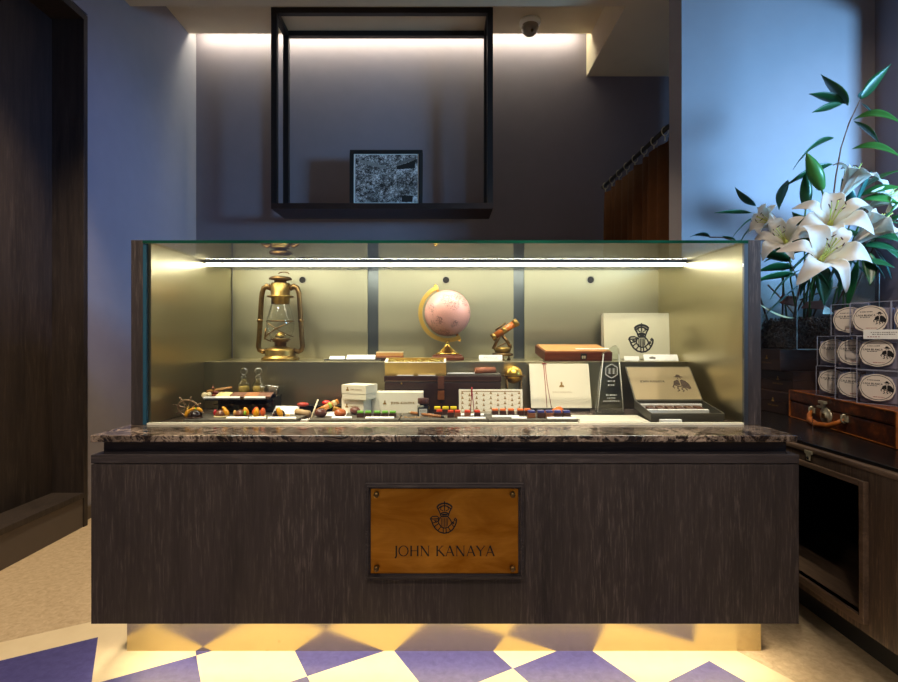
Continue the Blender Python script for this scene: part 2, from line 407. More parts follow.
# wooden sliding door set back in the wall
dr = bpy.data.objects.new('door_1', None); COL.objects.link(dr); dr['kind'] = 'structure'
ZS, ZT = E(-.85), E(1.735)
MB().box(-2.165, -2.125, 1.2, 2.84, ZS-.03, ZT+.03).build('door_leaf', 'door_wood', dr)
MB().box(-2.165, -1.95, 2.84, 2.872, 0, ZT+.035).build('jamb', 'door_wood', dr, bevel=.003)
MB().box(-2.125, -1.95, 1.2, 2.84, ZT, ZT+.035).build('lintel', 'door_wood', dr)
MB().box(-2.125, -1.95, 1.2, 2.84, ZS-.03, ZS).build('threshold', 'door_wood', dr, bevel=.003)
struct('trim_2', MB().box(-2.1, -1.956, 1.2, 2.84, 0, ZS-.03), 'kick')
# cove lamp in the slot behind the soffit
cv = MB().box(-1.98, 1.12, 4.185, 4.215, E(2.49), E(2.505)).build('cove_lamp', 'led_cove')
tag(cv, 'warm strip lamp hidden in the ceiling slot above the back wall', 'lamp')

# ceiling sensor dome
cp = at(530, 26, 4.0); cp.z = PZ
t = thing('security_camera', 'round dome camera fixed under the recessed ceiling', 'camera', cp)
_sc = Matrix.Scale(1.22,4)
MB().lathe([(.066,0),(.066,-.018),(.058,-.028),(.05,-.03)], 28, _sc).build('housing', 'white', t)
MB().lathe([(.052,-.03),(.054,-.046),(.047,-.070),(.030,-.086),(.014,-.092),(.001,-.093)], 24, _sc).build('dome', plain('smoked_dome', c3(150,138,120), .15), t)
MB().ball((.008,-.05,-.1), .013, 12).build('lens', 'brass_dull', t)

# ================================================================== counter
Y0 = 1.62
CX0, CX1 = X(91, Y0), X(799, Y0)
zB, zL, zR, zD = E(-.894), E(-.394), E(-.367), E(-.3272)
zM = E(-.3066)
t = thing('counter', 'long charcoal wood grain shop counter with recessed brass plinth', 'counter', (0, Y0, 0))
L = lambda y: y-Y0
YB = 2.6
CXm = CX1
b = MB().box(CX0, CX1, 0, .02, zB, zL-.003); b.build('front_panel', 'counter_wood', t, bevel=.0015)
b = MB().box(CX0, CX1, -.001, .02, zL, zR); b.build('top_rail', 'counter_wood_h', t, bevel=.0015)
b = MB().box(CX0+.022, CX1-.022, .028, L(YB)-.01, zR-.02, zD); b.build('shadow_gap', 'counter_wood_h', t)
b = MB().box(CX0, CX0+.02, .02, L(YB), zB, zR).box(CX1-.02, CX1, .02, L(YB), zB, zR).box(CX0+.02, CX1-.02, .02, L(YB), zB, zB+.02).box(CX0+.02, CX1-.02, L(YB)-.02, L(YB), zB+.02, zR-.02)
b.build('carcass', 'counter_wood', t)
b = MB().box(X(127,1.72), X(761,1.72), .1, L(YB)-.1, 0, zB); b.build('plinth', 'kick_brass', t)
b = MB().box(CX0+.06, CX1-.06, .052, .066, zB-.009, zB-.0008); b.build('light_strip', 'led_floor', t)
wt = MB().box(CX0, X(797, Y0), Y0-.004, YB, zD, zM).build('worktop', 'marble', None, bevel=.003)
tag(wt, 'dark brown marble worktop with pale veins under the glass case', 'worktop')

# name plate
pc = at(444.5, 530, Y0)
t = thing('name_plate', 'brass plate engraved with crest and name on counter front', 'sign', (pc.x, Y0-.0012, pc.z))
k = Y0/F; hw, hh = 78.5*k, 47.5*k; iw, ih = 74*k, 43*k
fr = MB()
for (a, d, y) in ((0, .006, .012), (.006, .0045, .018), (.0105, .005, .009)):
    x1, z1 = hw-a, hh-a
    fr.box(-x1, x1, -y, 0, z1-d, z1).box(-x1, x1, -y, 0, -z1, -z1+d).box(-x1, -x1+d, -y, 0, -z1+d, z1-d).box(x1-d, x1, -y, 0, -z1+d, z1-d)
fr.build('frame', 'counter_wood_h', t, bevel=.001)
pl = MB().box(-hw+.0155, hw-.0155, -.006, -.0005, -hh+.0155, hh-.0155).build('plate', 'brass_plate', t, bevel=.001)
for sx in (-1, 1):
    for sz in (-1, 1):
        MB().lathe([(.0085,0),(.0085,.012),(.007,.015),(.001,.0155)], 16, Matrix.Translation((sx*(hw-.034), -.006, sz*(hh-.034))) @ Matrix.Rotation(PI/2, 4, 'X')).build('screw', 'brass_dull', t)
tw_all = text_width('JOHN KANAYA', .06); kk = 101*k/tw_all
w1, w2_ = text_width('JOHN', .06)*kk, text_width('KANAYA', .06)*kk
mb = MB(); letters(mb, 'JOHN', -.001-101*k/2+w1/2, -.062, w1, 0, None, -.0068, .06, 1.15); mb.build('lettering', 'ink', t, recalc=False)
mb = MB(); letters(mb, 'KANAYA', -.001+101*k/2-w2_/2, -.062, w2_, 0, None, -.0068, .06, 1.15); mb.build('lettering', 'ink', t, recalc=False)
mb = MB(); crest(mb, -.002, .040, 27*k, None, -.0068, bold=1.35); mb.build('crest', 'ink', t, recalc=False)

# ================================================================== glass display case
Y1, YBK, YS = 1.81, 2.525, 2.23
t = thing('display_case', 'long lit glass display case lined with brushed metal on the counter', 'display case', (0, 0, zM))
D = lambda z: z-H+H-zM       # world z to local
zt = E(.3376)
xl0, xl1, xr1, xr0 = X(131,Y1), X(144.5,Y1), X(745.5,Y1), X(761,Y1)
lx, rx = -1.0155, 1.0560
for a, b_, nm in ((xl0, xl0+.042, 0), (xr0-.046, xr0, 1)):
    MB().box(a, b_, Y1, YBK+.02, 0, D(zt)).build('end_panel', 'counter_wood', t, bevel=.0015)
MB().box(xl0+.042, lx, Y1+.012, YBK, .001, D(zt)-.004).build('side_lining', 'steel', t)
MB().box(rx, xr0-.046, Y1+.012, YBK, .001, D(zt)-.004).build('side_lining', 'steel', t)
# back panels with seams, grommet holes near the top
sc = YBK/F
edges = [(232.5, 367.5), (378.5, 513.5), (524.5, 659)]
zs_ = D(E(-.1055))
ztp = D(zt)-.013
for i, (a, b_) in enumerate(edges):
    MB().box(X(a,YBK), X(b_,YBK), YBK, YBK+.012, zs_, ztp).build('back_panel', 'steel_back', t)
MB().box(lx, rx, YBK+.0125, YBK+.02, zs_, ztp).build('backing', 'seam', t)
for px in (302.5, 446, 590.5):
    p = at(px, 280, YBK)
    g = MB().lathe([(.0155,0),(.0195,0),(.0195,.002),(.017,.003),(.0155,.002)], 24, Matrix.Translation((p.x, YBK, D(p.z))) @ Matrix.Rotation(PI/2, 4, 'X'), cap=False)
    g = g.build('grommet', 'bevel', t)
    MB().lathe([(.0155,.0006),(.0001,.0008)], 20, Matrix.Translation((p.x, YBK, D(p.z))) @ Matrix.Rotation(PI/2, 4, 'X'), cap=False).build('hole', 'hole', g)  # flat disc, its dark colour stands in for shade inside the hole
MB().box(lx, rx, YS, YBK+.02, .0005, zs_).build('step_shelf', 'steel', t, bevel=.002)
MB().box(xl0+.042, xr0-.046, Y1, Y1+.02, .0003, .007).build('bottom_channel', 'cream', t)
tg = MB().box(xl0+.043, xr0-.047, Y1-.004, YBK+.02, D(zt)-.012, D(zt)-.0112); tg.build('top_glass', 'glass', t)
MB().box(xl0+.043, xr0-.047, Y1-.0055, Y1-.0045, D(zt)-.012, D(zt)-.002).build('glass_edge', 'glass_green', t)
MB().box(xl0+.056, xr0-.060, Y1+.001, Y1+.009, .007, D(zt)-.013).build('front_glass', 'glass', t)
MB().box(xl0+.0425, xl0+.055, Y1-.002, Y1+.01, .001, D(zt)-.0125).build('glass_corner', 'glass_blue', t)
MB().box(xr0-.0595, xr0-.0465, Y1-.002, Y1+.01, .001, D(zt)-.0125).build('glass_corner', 'steel_dark', t)
zl = D(E(.326))
xa, xb = lx+.001, rx-.001
led = MB().add([(x,y,z) for x in (xa,xb) for y,z in ((YS,zl-.009),(YS+.045,zl-.0158),(YS+.045,zl-.001),(YS,zl-.001))], [(0,1,2,3),(7,6,5,4),(0,4,5,1),(1,5,6,2),(2,6,7,3),(3,7,4,0)]).build('led_profile', 'steel_dark', t)
MB().add([(xa+.003,YS+.001,zl-.0096),(xb-.003,YS+.001,zl-.0096),(xb-.003,YS+.044,zl-.0161),(xa+.003,YS+.044,zl-.0161)], [(0,1,2,3)]).add([(xa+.003,YS+.0455,zl-.015),(xb-.003,YS+.0455,zl-.015),(xb-.003,YS+.0455,zl-.003),(xa+.003,YS+.0455,zl-.003)], [(0,1,2,3)]).build('led_diffuser', 'led_case', led, recalc=False, solid=.0006)

# ================================================================== hanging open frame with a picture
hx0, hx1, hy0, hy1 = X(271,3.83), X(493,3.83), 3.83, 4.163
zb = E(.957); q = .042
t = thing('hanging_shelf', 'black metal open frame shelf hung from the ceiling above the case', 'shelf', ((hx0+hx1)/2, (hy0+hy1)/2, zb))
w2, d2, hz = (hx1-hx0)/2, (hy1-hy0)/2, PZ-zb
for sx in (-1, 1):
    for sy in (-1, 1):
        MB().box(sx*w2, sx*(w2-q), sy*d2, sy*(d2-q), .03, hz).build('upright', 'black_metal', t)
for sy in (-1, 1): MB().box(-w2+q, w2-q, sy*d2, sy*(d2-q), hz-q, hz-.001).build('top_rail', 'black_metal', t)
for sx in (-1, 1): MB().box(sx*w2, sx*(w2-q), -d2+q, d2-q, hz-q, hz-.001).build('top_rail', 'black_metal', t)
MB().box(-w2, w2, -d2, d2, -.012, .03).build('shelf_board', 'shelf_dark', t, bevel=.002)

def mk_photo():
    tt = NT('old_monochrome_photo'); v = tt.coord((1,1,1)); vo = tt.n('ShaderNodeTexVoronoi'); tt.l(v, vo.inputs[0]); vo.inputs['Scale'].default_value = 46
    n = tt.noise(v, 60, 5, .8, 1); n2 = tt.noise(v, 9, 3, .6)
    n = tt.noise(v, 75, 8, .85, 1.5)
    a = tt.math('ADD', tt.math('MULTIPLY', tt.math('SUBTRACT', .5, vo.outputs['Distance']), .12), n)
    a = tt.math('ADD', a, tt.math('MULTIPLY', tt.math('SUBTRACT', n2, .5), .35))
    tt.bsdf(tt.ramp(a, [(.42, c3(8,7,7)), (.50, c3(110,104,100)), (.58, c3(245,240,236))]), .35); return tt.m
Yp = 3.95
pw, ph = 73/F*Yp, 58/F*Yp
p = at(386, 206, Yp)
t = thing('picture_frame', 'black framed monochrome crowd photograph leaning on the hanging shelf', 'picture', (p.x, Yp, zb+.0305), (R(-2), 0, 0))
f_ = .030
MB().box(-pw/2, pw/2, 0, .02, 0, f_).box(-pw/2, pw/2, 0, .02, ph-f_, ph).box(-pw/2, -pw/2+f_, 0, .02, f_, ph-f_).box(pw/2-f_, pw/2, 0, .02, f_, ph-f_).build('frame', 'black', t, bevel=.002)
MB().box(-pw/2+f_, pw/2-f_, .008, .016, f_, ph-f_).build('mat_board', 'white', t)
ph_ = MB().box(-pw/2+f_+.012, pw/2-f_-.008, .006, .0075, f_+.006, ph-f_-.006); ph_.build('photograph', mk_photo(), t)
mb = MB()
z0 = ph-f_-.02
mb.poly([(-.20, z0-.02), (.0, z0-.075), (.0, z0-.1), (-.20, z0-.05)], None, .0055); mb.build('banner', plain('pale_banner_tone', c3(150,146,140), .5, var=.3, scale=90), t, recalc=False); mb = MB(); mb.poly([(.08, z0-.05), (.22, z0-.005), (.22, z0-.025), (.08, z0-.072)], None, .0055)
mb.build('banner', plain('grey_banner_tone', c3(120,116,112), .5, var=.25, scale=60), t, recalc=False)
mb = MB(); mb.poly([(.12, f_+.01), (.2, f_+.01), (.205, f_+.06), (.115, f_+.06)], None, .0055); mb.build('dark_shape', 'black', t, recalc=False); mb = MB(); mb.poly([(.08, z0-.075), (.22, z0-.03), (.22, z0-.09), (.08, z0-.1)], None, .0055)
mb.build('dark_shape', 'black', t, recalc=False)

# ================================================================== curtain
cx_, cz_ = 1.335, E(1.235)
rod = MB().cyl((cx_, 3.052, cz_), (cx_, 4.29, cz_), .014, 14).build('curtain_rod', 'black_metal')
tag(rod, 'dark curtain rod running back from the partition wall end', 'rod')
cu = MB(); N = 90; zc0 = cz_-.055
rows = [(0, .0), (.3, .3), (.8, .7), (1, 1)]
pts = []
for i in range(N+1):
    u = i/N; y = 3.07+u*1.17
    a = .022*math.sin(u*58)+.012*math.sin(u*23+1)
    sag = .018*abs(math.sin(u*PI*7))
    pts.append((y, a, sag))
vv = []; ff = []
for z, amp in ((zc0, .55), (zc0-.25, .8), (zc0-1.0, 1.0), (.03, 1.25)):
    for (y, a, s_) in pts: vv.append((cx_+a*amp, y, z-(s_ if z == zc0 else 0)))
for r in range(3):
    for i in range(N): ff.append((r*(N+1)+i, r*(N+1)+i+1, (r+1)*(N+1)+i+1, (r+1)*(N+1)+i))
cu.add(vv, ff, None, True)
ct = NT('rust_brown_velvet'); v_ = ct.coord(); n_ = ct.noise(v_, 12, 3); ct.bsdf(ct.mix(n_, c3(62,34,12), c3(84,48,18)), .85, 0, None, .15)
t = thing('curtain', 'rust brown curtain hanging on rings beside the partition wall', 'curtain', (0,0,0))
cu.build('fabric', ct.m, t, recalc=False, solid=.004)
for k_ in range(8):
    y = 3.10+k_*1.12/7
    MB().tube([(cx_+.02*math.sin(a), y, cz_-.008+.026*math.cos(a)) for a in [2*PI*j/14 for j in range(14)]], .003, 6, True).cyl((cx_, y, cz_-.03), (cx_, y, cz_-.065), .004, 6).build('ring', 'steel_plain', t)

# ================================================================== side cabinet
QX = 1.281; QY0 = 1.478; zct = E(-.373)
t = thing('side_cabinet', 'brown oak low cabinet with framed open niche beside the counter', 'cabinet', (QX, QY0, 0))
qd, ql = 1.05, 2.895-QY0           # depth to the right, length to the back
zcb = E(-.894)
ny0, nz0, nz1, nyb = 1.575-QY0, E(-.845), E(-.452), 2.25-QY0
b = MB()
b.box(0, .02, 0, ny0, zcb, zct-.03).box(0, .02, nyb, ql, zcb, zct-.03).box(0, .02, ny0, nyb, zcb, nz0).box(0, .02, ny0, nyb, nz1, zct-.03)
b.build('front_panel', 'cab_wood', t)
MB().box(0, qd, -.02, -.0002, zcb, zct-.03).build('end_panel', 'cab_wood', t, bevel=.002)
b = MB().box(.42, .44, 0, ql, zcb, zct-.03).box(.02, .42, 0, ql, zcb, zcb+.02).box(.02, .42, ny0-.04, ny0-.02, zcb+.02, zct-.03).box(.02, .42, nyb+.02, nyb+.04, zcb+.02, zct-.03)
b.build('niche_lining', 'black', t)
MB().box(-.012, .42, ny0, nyb, nz0-.02, nz0).build('niche_floor', 'cab_wood_h', t)
fr = MB(); fw = .018
fr.box(-.016, .02, ny0-fw, ny0, nz0-fw, nz1+fw).box(-.016, .02, nyb, nyb+fw, nz0-fw, nz1+fw).box(-.016, .02, ny0, nyb, nz1, nz1+fw).box(-.016, .02, ny0, nyb, nz0-fw, nz0-.0202+.002)
fr.build('niche_frame', 'cab_wood_h', t, bevel=.003)
MB().box(-.006, qd, -.026, ql, zct-.03, zct-.012).build('top_board', 'cab_wood_h', t, bevel=.006)
MB().box(.12, .9, .1, ql-.02, 0, zcb).build('plinth', 'black', t)
tp = MB().box(QX+.012, QX+qd, QY0-.012, 2.895, zct-.012, zct).build('cabinet_top', M['black_stone'], None, bevel=.002)
tag(tp, 'dark marble slab on top of the low side cabinet', 'worktop')

# ================================================================== light
def area(name, loc, target, sx, sy, power, col, spread=None, shape='RECTANGLE'):
    l = bpy.data.lights.new(name, 'AREA'); l.shape = shape; l.size = sx; l.size_y = sy; l.energy = power; l.color = col
    if spread: l.spread = R(spread)
    o = bpy.data.objects.new(name, l); COL.objects.link(o); o.location = loc
    o.rotation_euler = (Vector(target)-Vector(loc)).to_track_quat('-Z', 'Y').to_euler(); return o
area('window_daylight', (3.5, .75, E(1.0)), (1.95, 2.9, E(.6)), .8, .6, 58, (.25,.58,1.0), 80)
def spot(loc, target, power, deg, blend=.6, col=(1,.80,.55), soft=.04):
    l = bpy.data.lights.new('ceiling_or_fill_spot', 'SPOT'); l.energy = power; l.color = col; l.spot_size = R(deg); l.spot_blend = blend; l.shadow_soft_size = soft  # serves ceiling spots and added fill lamps alike
    o = bpy.data.objects.new('ceiling_or_fill_spot', l); COL.objects.link(o); o.location = loc
    o.rotation_euler = (Vector(target)-Vector(loc)).to_track_quat('-Z', 'Y').to_euler(); return o
spot((2.3, 1.7, E(1.55)), (-2.02, 3.15, E(.75)), 270, 32, 1.0, (.22,.36,1.0), .25)  # added blue lamp inside the room, stands in for daylight on the left wall
for x, tx in ((-1.15, -.72), (-.35, 0), (.45, .70)):
    spot((x, .75, Z_C-.02), (tx, 2.12, E(-.2)), 225, 34, .7, (1,.88,.68))
spot((.9, .6, Z_C-.02), (1.78, 2.15, E(.05)), 165, 34, .8, (1,.88,.74))  # added warm fill to brighten the suitcase, label boxes and flowers
spot((.7, .5, Z_C-.02), (2.5, 2.85, E(.75)), 110, 36, 1.0, (1,.82,.66))  # added warm fill for the dark corner beside the right wall
for x, y, p_ in ((-1.5, 2.2, 300), (1.7, 1.2, 55), (.55, 3.15, 110)):  # last entry is an added fill that brightens the partition end trim
    spot((x, y, Z_C-.02), (x, y, 0), p_, 74, .8)
for x in (-1.3, 0, 1.3):
    spot((x, -.45, Z_C-.02), (x, .4, 0), 105, 110, .9, (1,.86,.72), .08)  # added warm fill lamps to brighten the counter front
wd = bpy.data.worlds.new('World'); S.world = wd; wd.use_nodes = True
wd.node_tree.nodes['Background'].inputs[0].default_value = (.30,.40,.62,1); wd.node_tree.nodes['Background'].inputs[1].default_value = .25

# ================================================================== camera and view
cam = bpy.data.cameras.new('camera'); co = bpy.data.objects.new('camera', cam); COL.objects.link(co)
co.location = (0, 0, H); co.rotation_euler = (PI/2, 0, 0)
cam.sensor_fit = 'HORIZONTAL'; cam.sensor_width = 36; cam.lens = F/898*36
cam.shift_x = (449-VX)/898; cam.shift_y = -(341-VY)/898; cam.clip_start = .01
S.camera = co
S.view_settings.view_transform = 'Standard'; S.view_settings.look = 'None'; S.view_settings.gamma = 1; S.view_settings.exposure = 0
S.view_settings.use_curve_mapping = False
S.cycles.use_denoising = True; S.cycles.max_bounces = 8; S.cycles.transparent_max_bounces = 24
S.cycles.caustics_reflective = False; S.cycles.caustics_refractive = False; S.cycles.sample_clamp_indirect = 8
# ================================================================== things on the step shelf
ZSH = E(-.1055)+.0003      # shelf top
ZF = zM+.0003              # marble floor of the case
def on(px, Y, z): return Vector((X(px, Y), Y, z))

# --- hurricane lantern
p = on(280.5, 2.38, ZSH)
t = thing('hurricane_lantern', 'antique brass hurricane lantern with clear glass chimney', 'lantern', p)
MB().lathe([(.083,0),(.085,.006),(.082,.012),(.070,.018),(.068,.022),(.068,.044),(.066,.048),(.05,.056),(.034,.062),(.030,.064)], 32).build('fuel_tank', 'brass', t)
MB().lathe([(.026,.062),(.027,.078),(.036,.080),(.036,.084),(.046,.087),(.046,.091),(.03,.093)], 24).build('burner', 'brass_dull', t)
MB().lathe([(.040,.092),(.052,.105),(.060,.125),(.062,.145),(.058,.17),(.050,.195),(.042,.215),(.039,.225)], 32, cap=False).build('glass_chimney', 'globe_glass', t)
MB().lathe([(.006,.093),(.026,.097),(.024,.105),(.010,.115),(.001,.117)], 18).build('wick_dome', 'brass', t)
MB().lathe([(.040,.222),(.041,.246),(.060,.249),(.060,.253),(.043,.254),(.043,.297),(.041,.302),(.028,.304)], 32).build('hood', 'brass', t)
MB().lathe([(.028,.302),(.028,.312),(.050,.315),(.052,.319),(.044,.325),(.012,.329),(.001,.330)], 28).build('cap', 'brass_dull', t)
for s in (-1, 1):
    pts = [(s*.043,0,.283),(s*.062,0,.290),(s*.077,0,.283),(s*.085,0,.262),(s*.090,0,.20),(s*.097,0,.10),(s*.101,0,.062),(s*.096,0,.046),(s*.082,0,.038),(s*.060,0,.044)]
    MB().tube(pts, .0115, 12).lathe([(.0135,-.004),(.0135,.004)], 14, Matrix.Translation((s*.0935,0,.16))).build('side_tube', 'brass_dull', t)
MB().tube([(s_*.062*math.cos(a) if 0 else .062*math.cos(a), -.062*abs(math.sin(a))-.0, .128+.030*math.cos(a)) for a in [PI*i/16 for i in range(17)] for s_ in (1,)], .0025, 6).tube([(.062*math.cos(a), -.062*abs(math.sin(a)), .128-.030*math.cos(a)) for a in [PI*i/16 for i in range(17)]], .0018, 6).tube([(.063*math.cos(a), .063*math.sin(a), .158) for a in [2*PI*i/24 for i in range(24)]], .0015, 6, True).build('wire_guard', 'brass_dull', t)
MB().tube([(-.066,-.02,.088),(-.060,-.02,.13)], .004, 6).tube([(-.066,-.02,.092),(-.045,-.025,.084),(-.036,-.02,.082)], .0025, 6).build('lift_lever', 'brass_dull', t)
MB().tube([(.012+.024*math.cos(a), .01, .334+.007*math.sin(a)+.004) for a in [PI*i/10 for i in range(11)]], .0022, 6).build('lift_ring', 'brass_dull', t)

for o_ in t.children:
    if o_.name.split('.')[0] in ('fuel_tank',): continue
    for v in o_.data.vertices:
        if v.co.z > .06: v.co.z = .06+(v.co.z-.06)*1.205
# --- globe
p = on(449, 2.37, ZSH); sc_ = 2.37/F
t = thing('desk_globe', 'small pale pink globe on a polished brass stand', 'globe', p)
gc = Vector((X(447.5,2.37)-p.x, 0, E(-(313-VY)/F*2.37)-ZSH)); gr = 23*sc_
def mk_globe():
    tt = NT('pink_globe_map'); v = tt.coord((1,1,1)); n = tt.noise(v, 14, 6, .65, .4); n2 = tt.noise(v, 170, 3, .6)
    land = tt.ramp(n, [(.52, (0,0,0)), (.56, (1,1,1))]); c = tt.mix(tt.math('MULTIPLY', land, .35), c3(232,172,156), c3(216,150,126))
    pr = tt.math('MULTIPLY', tt.ramp(n2, [(.50, (0,0,0)), (.54, (1,1,1))]), tt.ramp(tt.noise(v, 13, 3, .5), [(.46, (0,0,0)), (.54, (1,1,1))]))
    c = tt.mix(tt.math('MULTIPLY', pr, .75), c, c3(120,84,84))
    tt.bsdf(c, .32, 0, None, .5); return tt.m
tilt = R(-24)
MB().ball((0,0,0), gr, 40).build('sphere', mk_globe(), t, gc, (0, tilt, 0))
ax = Vector((math.sin(tilt), 0, math.cos(tilt)))
mer = []
R1 = gr*1.09
A0, A1 = 90+24-4, 90+24+180+4
mb = MB(); nseg = 40; vv = []; ff = []
for i in range(nseg+1):
    a = R(A0+(A1-A0)*i/nseg)
    for rr_, y in ((R1, -.011), (R1+.019, -.008), (R1+.019, .008), (R1, .011)): vv.append((gc.x+rr_*math.cos(a), y, gc.z+rr_*math.sin(a)))
for i in range(nseg):
    for k in range(4): ff.append((i*4+k, i*4+(k+1)%4, i*4+4+(k+1)%4, i*4+4+k))
ff += [(0,1,2,3), tuple(nseg*4+k for k in (3,2,1,0))]
mb.add(vv, ff).build('meridian_arm', 'brass_satin', t, bevel=.001)
for s in (1, -1): MB().cyl(gc+ax*s*gr*.98, gc+ax*s*(gr+.03), .006, 12, .004).ball(gc+ax*s*(gr+.031), .0075, 12).build('pivot', 'brass_bright', t)
zb_ = gc.z-R1-.019
gx = gc.x
MB().lathe([(.055,.026),(.056,.032),(.040,.036),(.034,.046),(.018,.058),(.010,.072),(.009,.082),(.014,.086),(.008,.092),(.008,zb_+.004)], 28, Matrix.Translation((gx,0,0))).build('stem', 'brass_bright', t)
MB().lathe([(.078,0),(.080,.004),(.080,.014),(.072,.018),(.070,.025),(.05,.026)], 8, Matrix.Translation((gx,0,0)) @ Matrix.Rotation(R(22.5),4,'Z'), smooth=False).build('wooden_base', wood('red_brown_wood', c3(92,44,26), c3(126,66,40), c3(160,90,56), .3, 2, 'X', .3), t, bevel=.001)

# --- small brass telescope on a theodolite stand
p = on(502.5, 2.36, ZSH); k = 2.36/F
t = thing('surveying_telescope', 'little antique telescope tilted on a brass theodolite stand', 'telescope', p)
Q = lambda px, py: Vector(((px-502.5)*k, 0, E(-(py-VY)/F*2.36)-ZSH))
MB().lathe([(.046,.020),(.048,.023),(.048,.030),(.040,.033),(.02,.034)], 28).build('base_plate', 'brass_dull', t)
for a in (25, 145, 265): MB().lathe([(.008,0),(.008,.006),(.004,.008),(.004,.021)], 10, Matrix.Translation((.034*math.cos(R(a)), .034*math.sin(R(a)), 0))).build('levelling_foot', 'brass_dull', t)
MB().lathe([(.030,.034),(.036,.038),(.036,.056),(.030,.060),(.01,.061)], 24).build('compass_box', 'brass', t)
arcp = [Q(502.5,346)+Vector((.036*math.cos(R(a)), 0, .036*math.sin(R(a)))) for a in range(-170, 25, 13)]
MB().tube(arcp, .0065, 8).build('vertical_arc', 'brass_dull', t)
MB().tube([Q(493,349), Q(497,341), Q(501,334)], .0075, 8).tube([Q(511,348), Q(507,341), Q(502,335)], .0075, 8).tube([Q(494,349), Q(509,341)], .003, 8).build('yoke', 'brass_dull', t)
a, b_ = Q(492,338), Q(517,322)
wd_ = plain('varnished_orange_wood', c3(176,96,34), .25, 0, .15, 60)
d = (b_-a)
tb = MB().cyl(a+d*.10, a+d*.90, .0155, 20); tb.build('barrel', wd_, t)
MB().cyl(a, a+d*.14, .0175, 20).build('eyepiece_ring', 'brass', t)
MB().cyl(a+d*.42, a+d*.56, .0172, 20).build('collar', 'brass', t)
MB().cyl(a+d*.86, a+d*1.02, .0175, 20, .019).build('objective_ring', 'brass', t)
up = Vector((-d.z, 0, d.x)).normalized()
MB().cyl(a+d*.24+up*.021, a+d*.66+up*.024, .004, 10).build('sight_rail', 'brass_dull', t)

# --- price cards, tray and layered slice by the seam
def card(name, label, cat, c, w, d_, h, rot=(0,0,0), group=None, mat='white', parent=None):
    o = MB().box(-w/2, w/2, -d_/2, d_/2, 0, h).build(name, mat, parent, c, rot, bevel=.0006, seg=1); return tag(o, label, cat, group)
p = at(354, 361.6, 2.30); tr = MB().box(-.122, .122, -.045, .045, 0, .008).build('slate_tray', 'black', None, (p.x, 2.295, ZSH), bevel=.0015)
tag(tr, 'thin black tray on the shelf carrying two white cards', 'tray')
MB().box(-.122, .122, -.0458, -.0452, .0005, .004).build('front_lip', 'steel_plain', tr)
card('price_card', 'small blank white card on the black shelf tray', 'card', (X(337.5,2.30), 2.29, ZSH+.0085), .066, .03, .004, (R(40),0,0))
o = card('price_card', 'larger white card with a pale red line on the black shelf tray', 'card', (X(361,2.30), 2.29, ZSH+.0085), .126, .05, .003, (R(38),0,R(-1)))
mb = MB(); mb.box(-.045, .02, -.012, -.006, .003, .0034); mb.build('red_line', plain('pale_red_print', c3(230,130,120), .6), o)
p = on(390, 2.33, ZSH)
t = thing('layered_cake_slice', 'layered brown and amber cake bar behind the gold box', 'cake', p)
MB().box(-.06,.06,-.02,.02,.0,.014).build('chocolate_base', plain('dark_crumb', c3(60,36,26), .7, bump=.4, scale=90), t, bevel=.002)
MB().box(-.06,.06,-.02,.02,.0142,.022).build('nougat_layer', plain('nut_crumb', c3(170,104,60), .7, var=.25, scale=160), t, bevel=.001)
MB().box(-.06,.06,-.02,.02,.0222,.034).build('amber_layer', plain('amber_jelly', c3(222,160,88), .3), t, bevel=.001)
MB().box(-.0605,.0605,-.0205,.0205,.0342,.039).build('cream_top', plain('pale_glaze', c3(240,214,160), .3), t, bevel=.001)
MB().box(-.064,.064,-.024,.024,-.000,.0004).build('base_sheet', 'black', t)
t = card('price_card', 'white card leaning in front of the telescope stand', 'card', (X(490.5,2.27), 2.262, ZSH), .102, .004, .0275, (R(-14),0,0))
mb = MB(); dashes(mb, 0, .017, .06, .003, 6, None, -.0024, 0, 3); dashes(mb, .01, .010, .05, .002, 5, None, -.0024, 0, 4); mb.build('print', plain('grey_print', c3(190,180,166), .6), t, recalc=False)

# --- wooden box, propped
p = Vector((X(578.5,2.27), 2.27, ZSH))
box_wood = wood('mahogany_box', c3(84,36,18), c3(112,54,28), c3(136,74,42), .32, 1.6, 'X', .3)
in_wood = wood('cedar_lining', c3(186,130,72), c3(206,150,88), c3(222,172,110), .45, 1.5, 'X', .3)
t = thing('cigar_box', 'reddish wooden cigar box tilted towards the viewer with black lock', 'box', p, (R(8), 0, R(2)))
bw, bd, bh = .298, .2, .040
MB().box(-bw/2, bw/2, 0, bd, 0, bh).build('body', box_wood, t, bevel=.003)
MB().box(-bw/2+.006, bw/2-.006, .008, bd-.008, bh+.0002, bh+.005).build('lid', in_wood, t, bevel=.002)
lk = MB().box(.008, .034, -.003, -.0002, .008, .034).build('lock_plate', 'black', t, bevel=.001)
MB().box(.013, .020, -.005, -.0032, .012, .024).box(.022, .029, -.005, -.0032, .012, .024).build('clasp', 'steel_plain', lk)
MB().box(-bw/2+.02, -bw/2+.022, .04, bd-.04, .0, .001).build('base_strip', 'black', t)
st = MB().box(-.075, .075, -.006, .006, 0, .002).build('price_strip', 'white', None, p+Vector((.07, .030, .0515)), (R(12),0,R(2)), bevel=.0005)
tag(st, 'narrow white strip lying on top of the wooden cigar box', 'card')
wdg = MB().box(-.1, .1, 0, .02, 0, .0225).build('box_prop', 'black', None, p+Vector((0, .165, 0)), None, bevel=.001)
tag(wdg, 'low black block propping up the wooden cigar box', 'block')

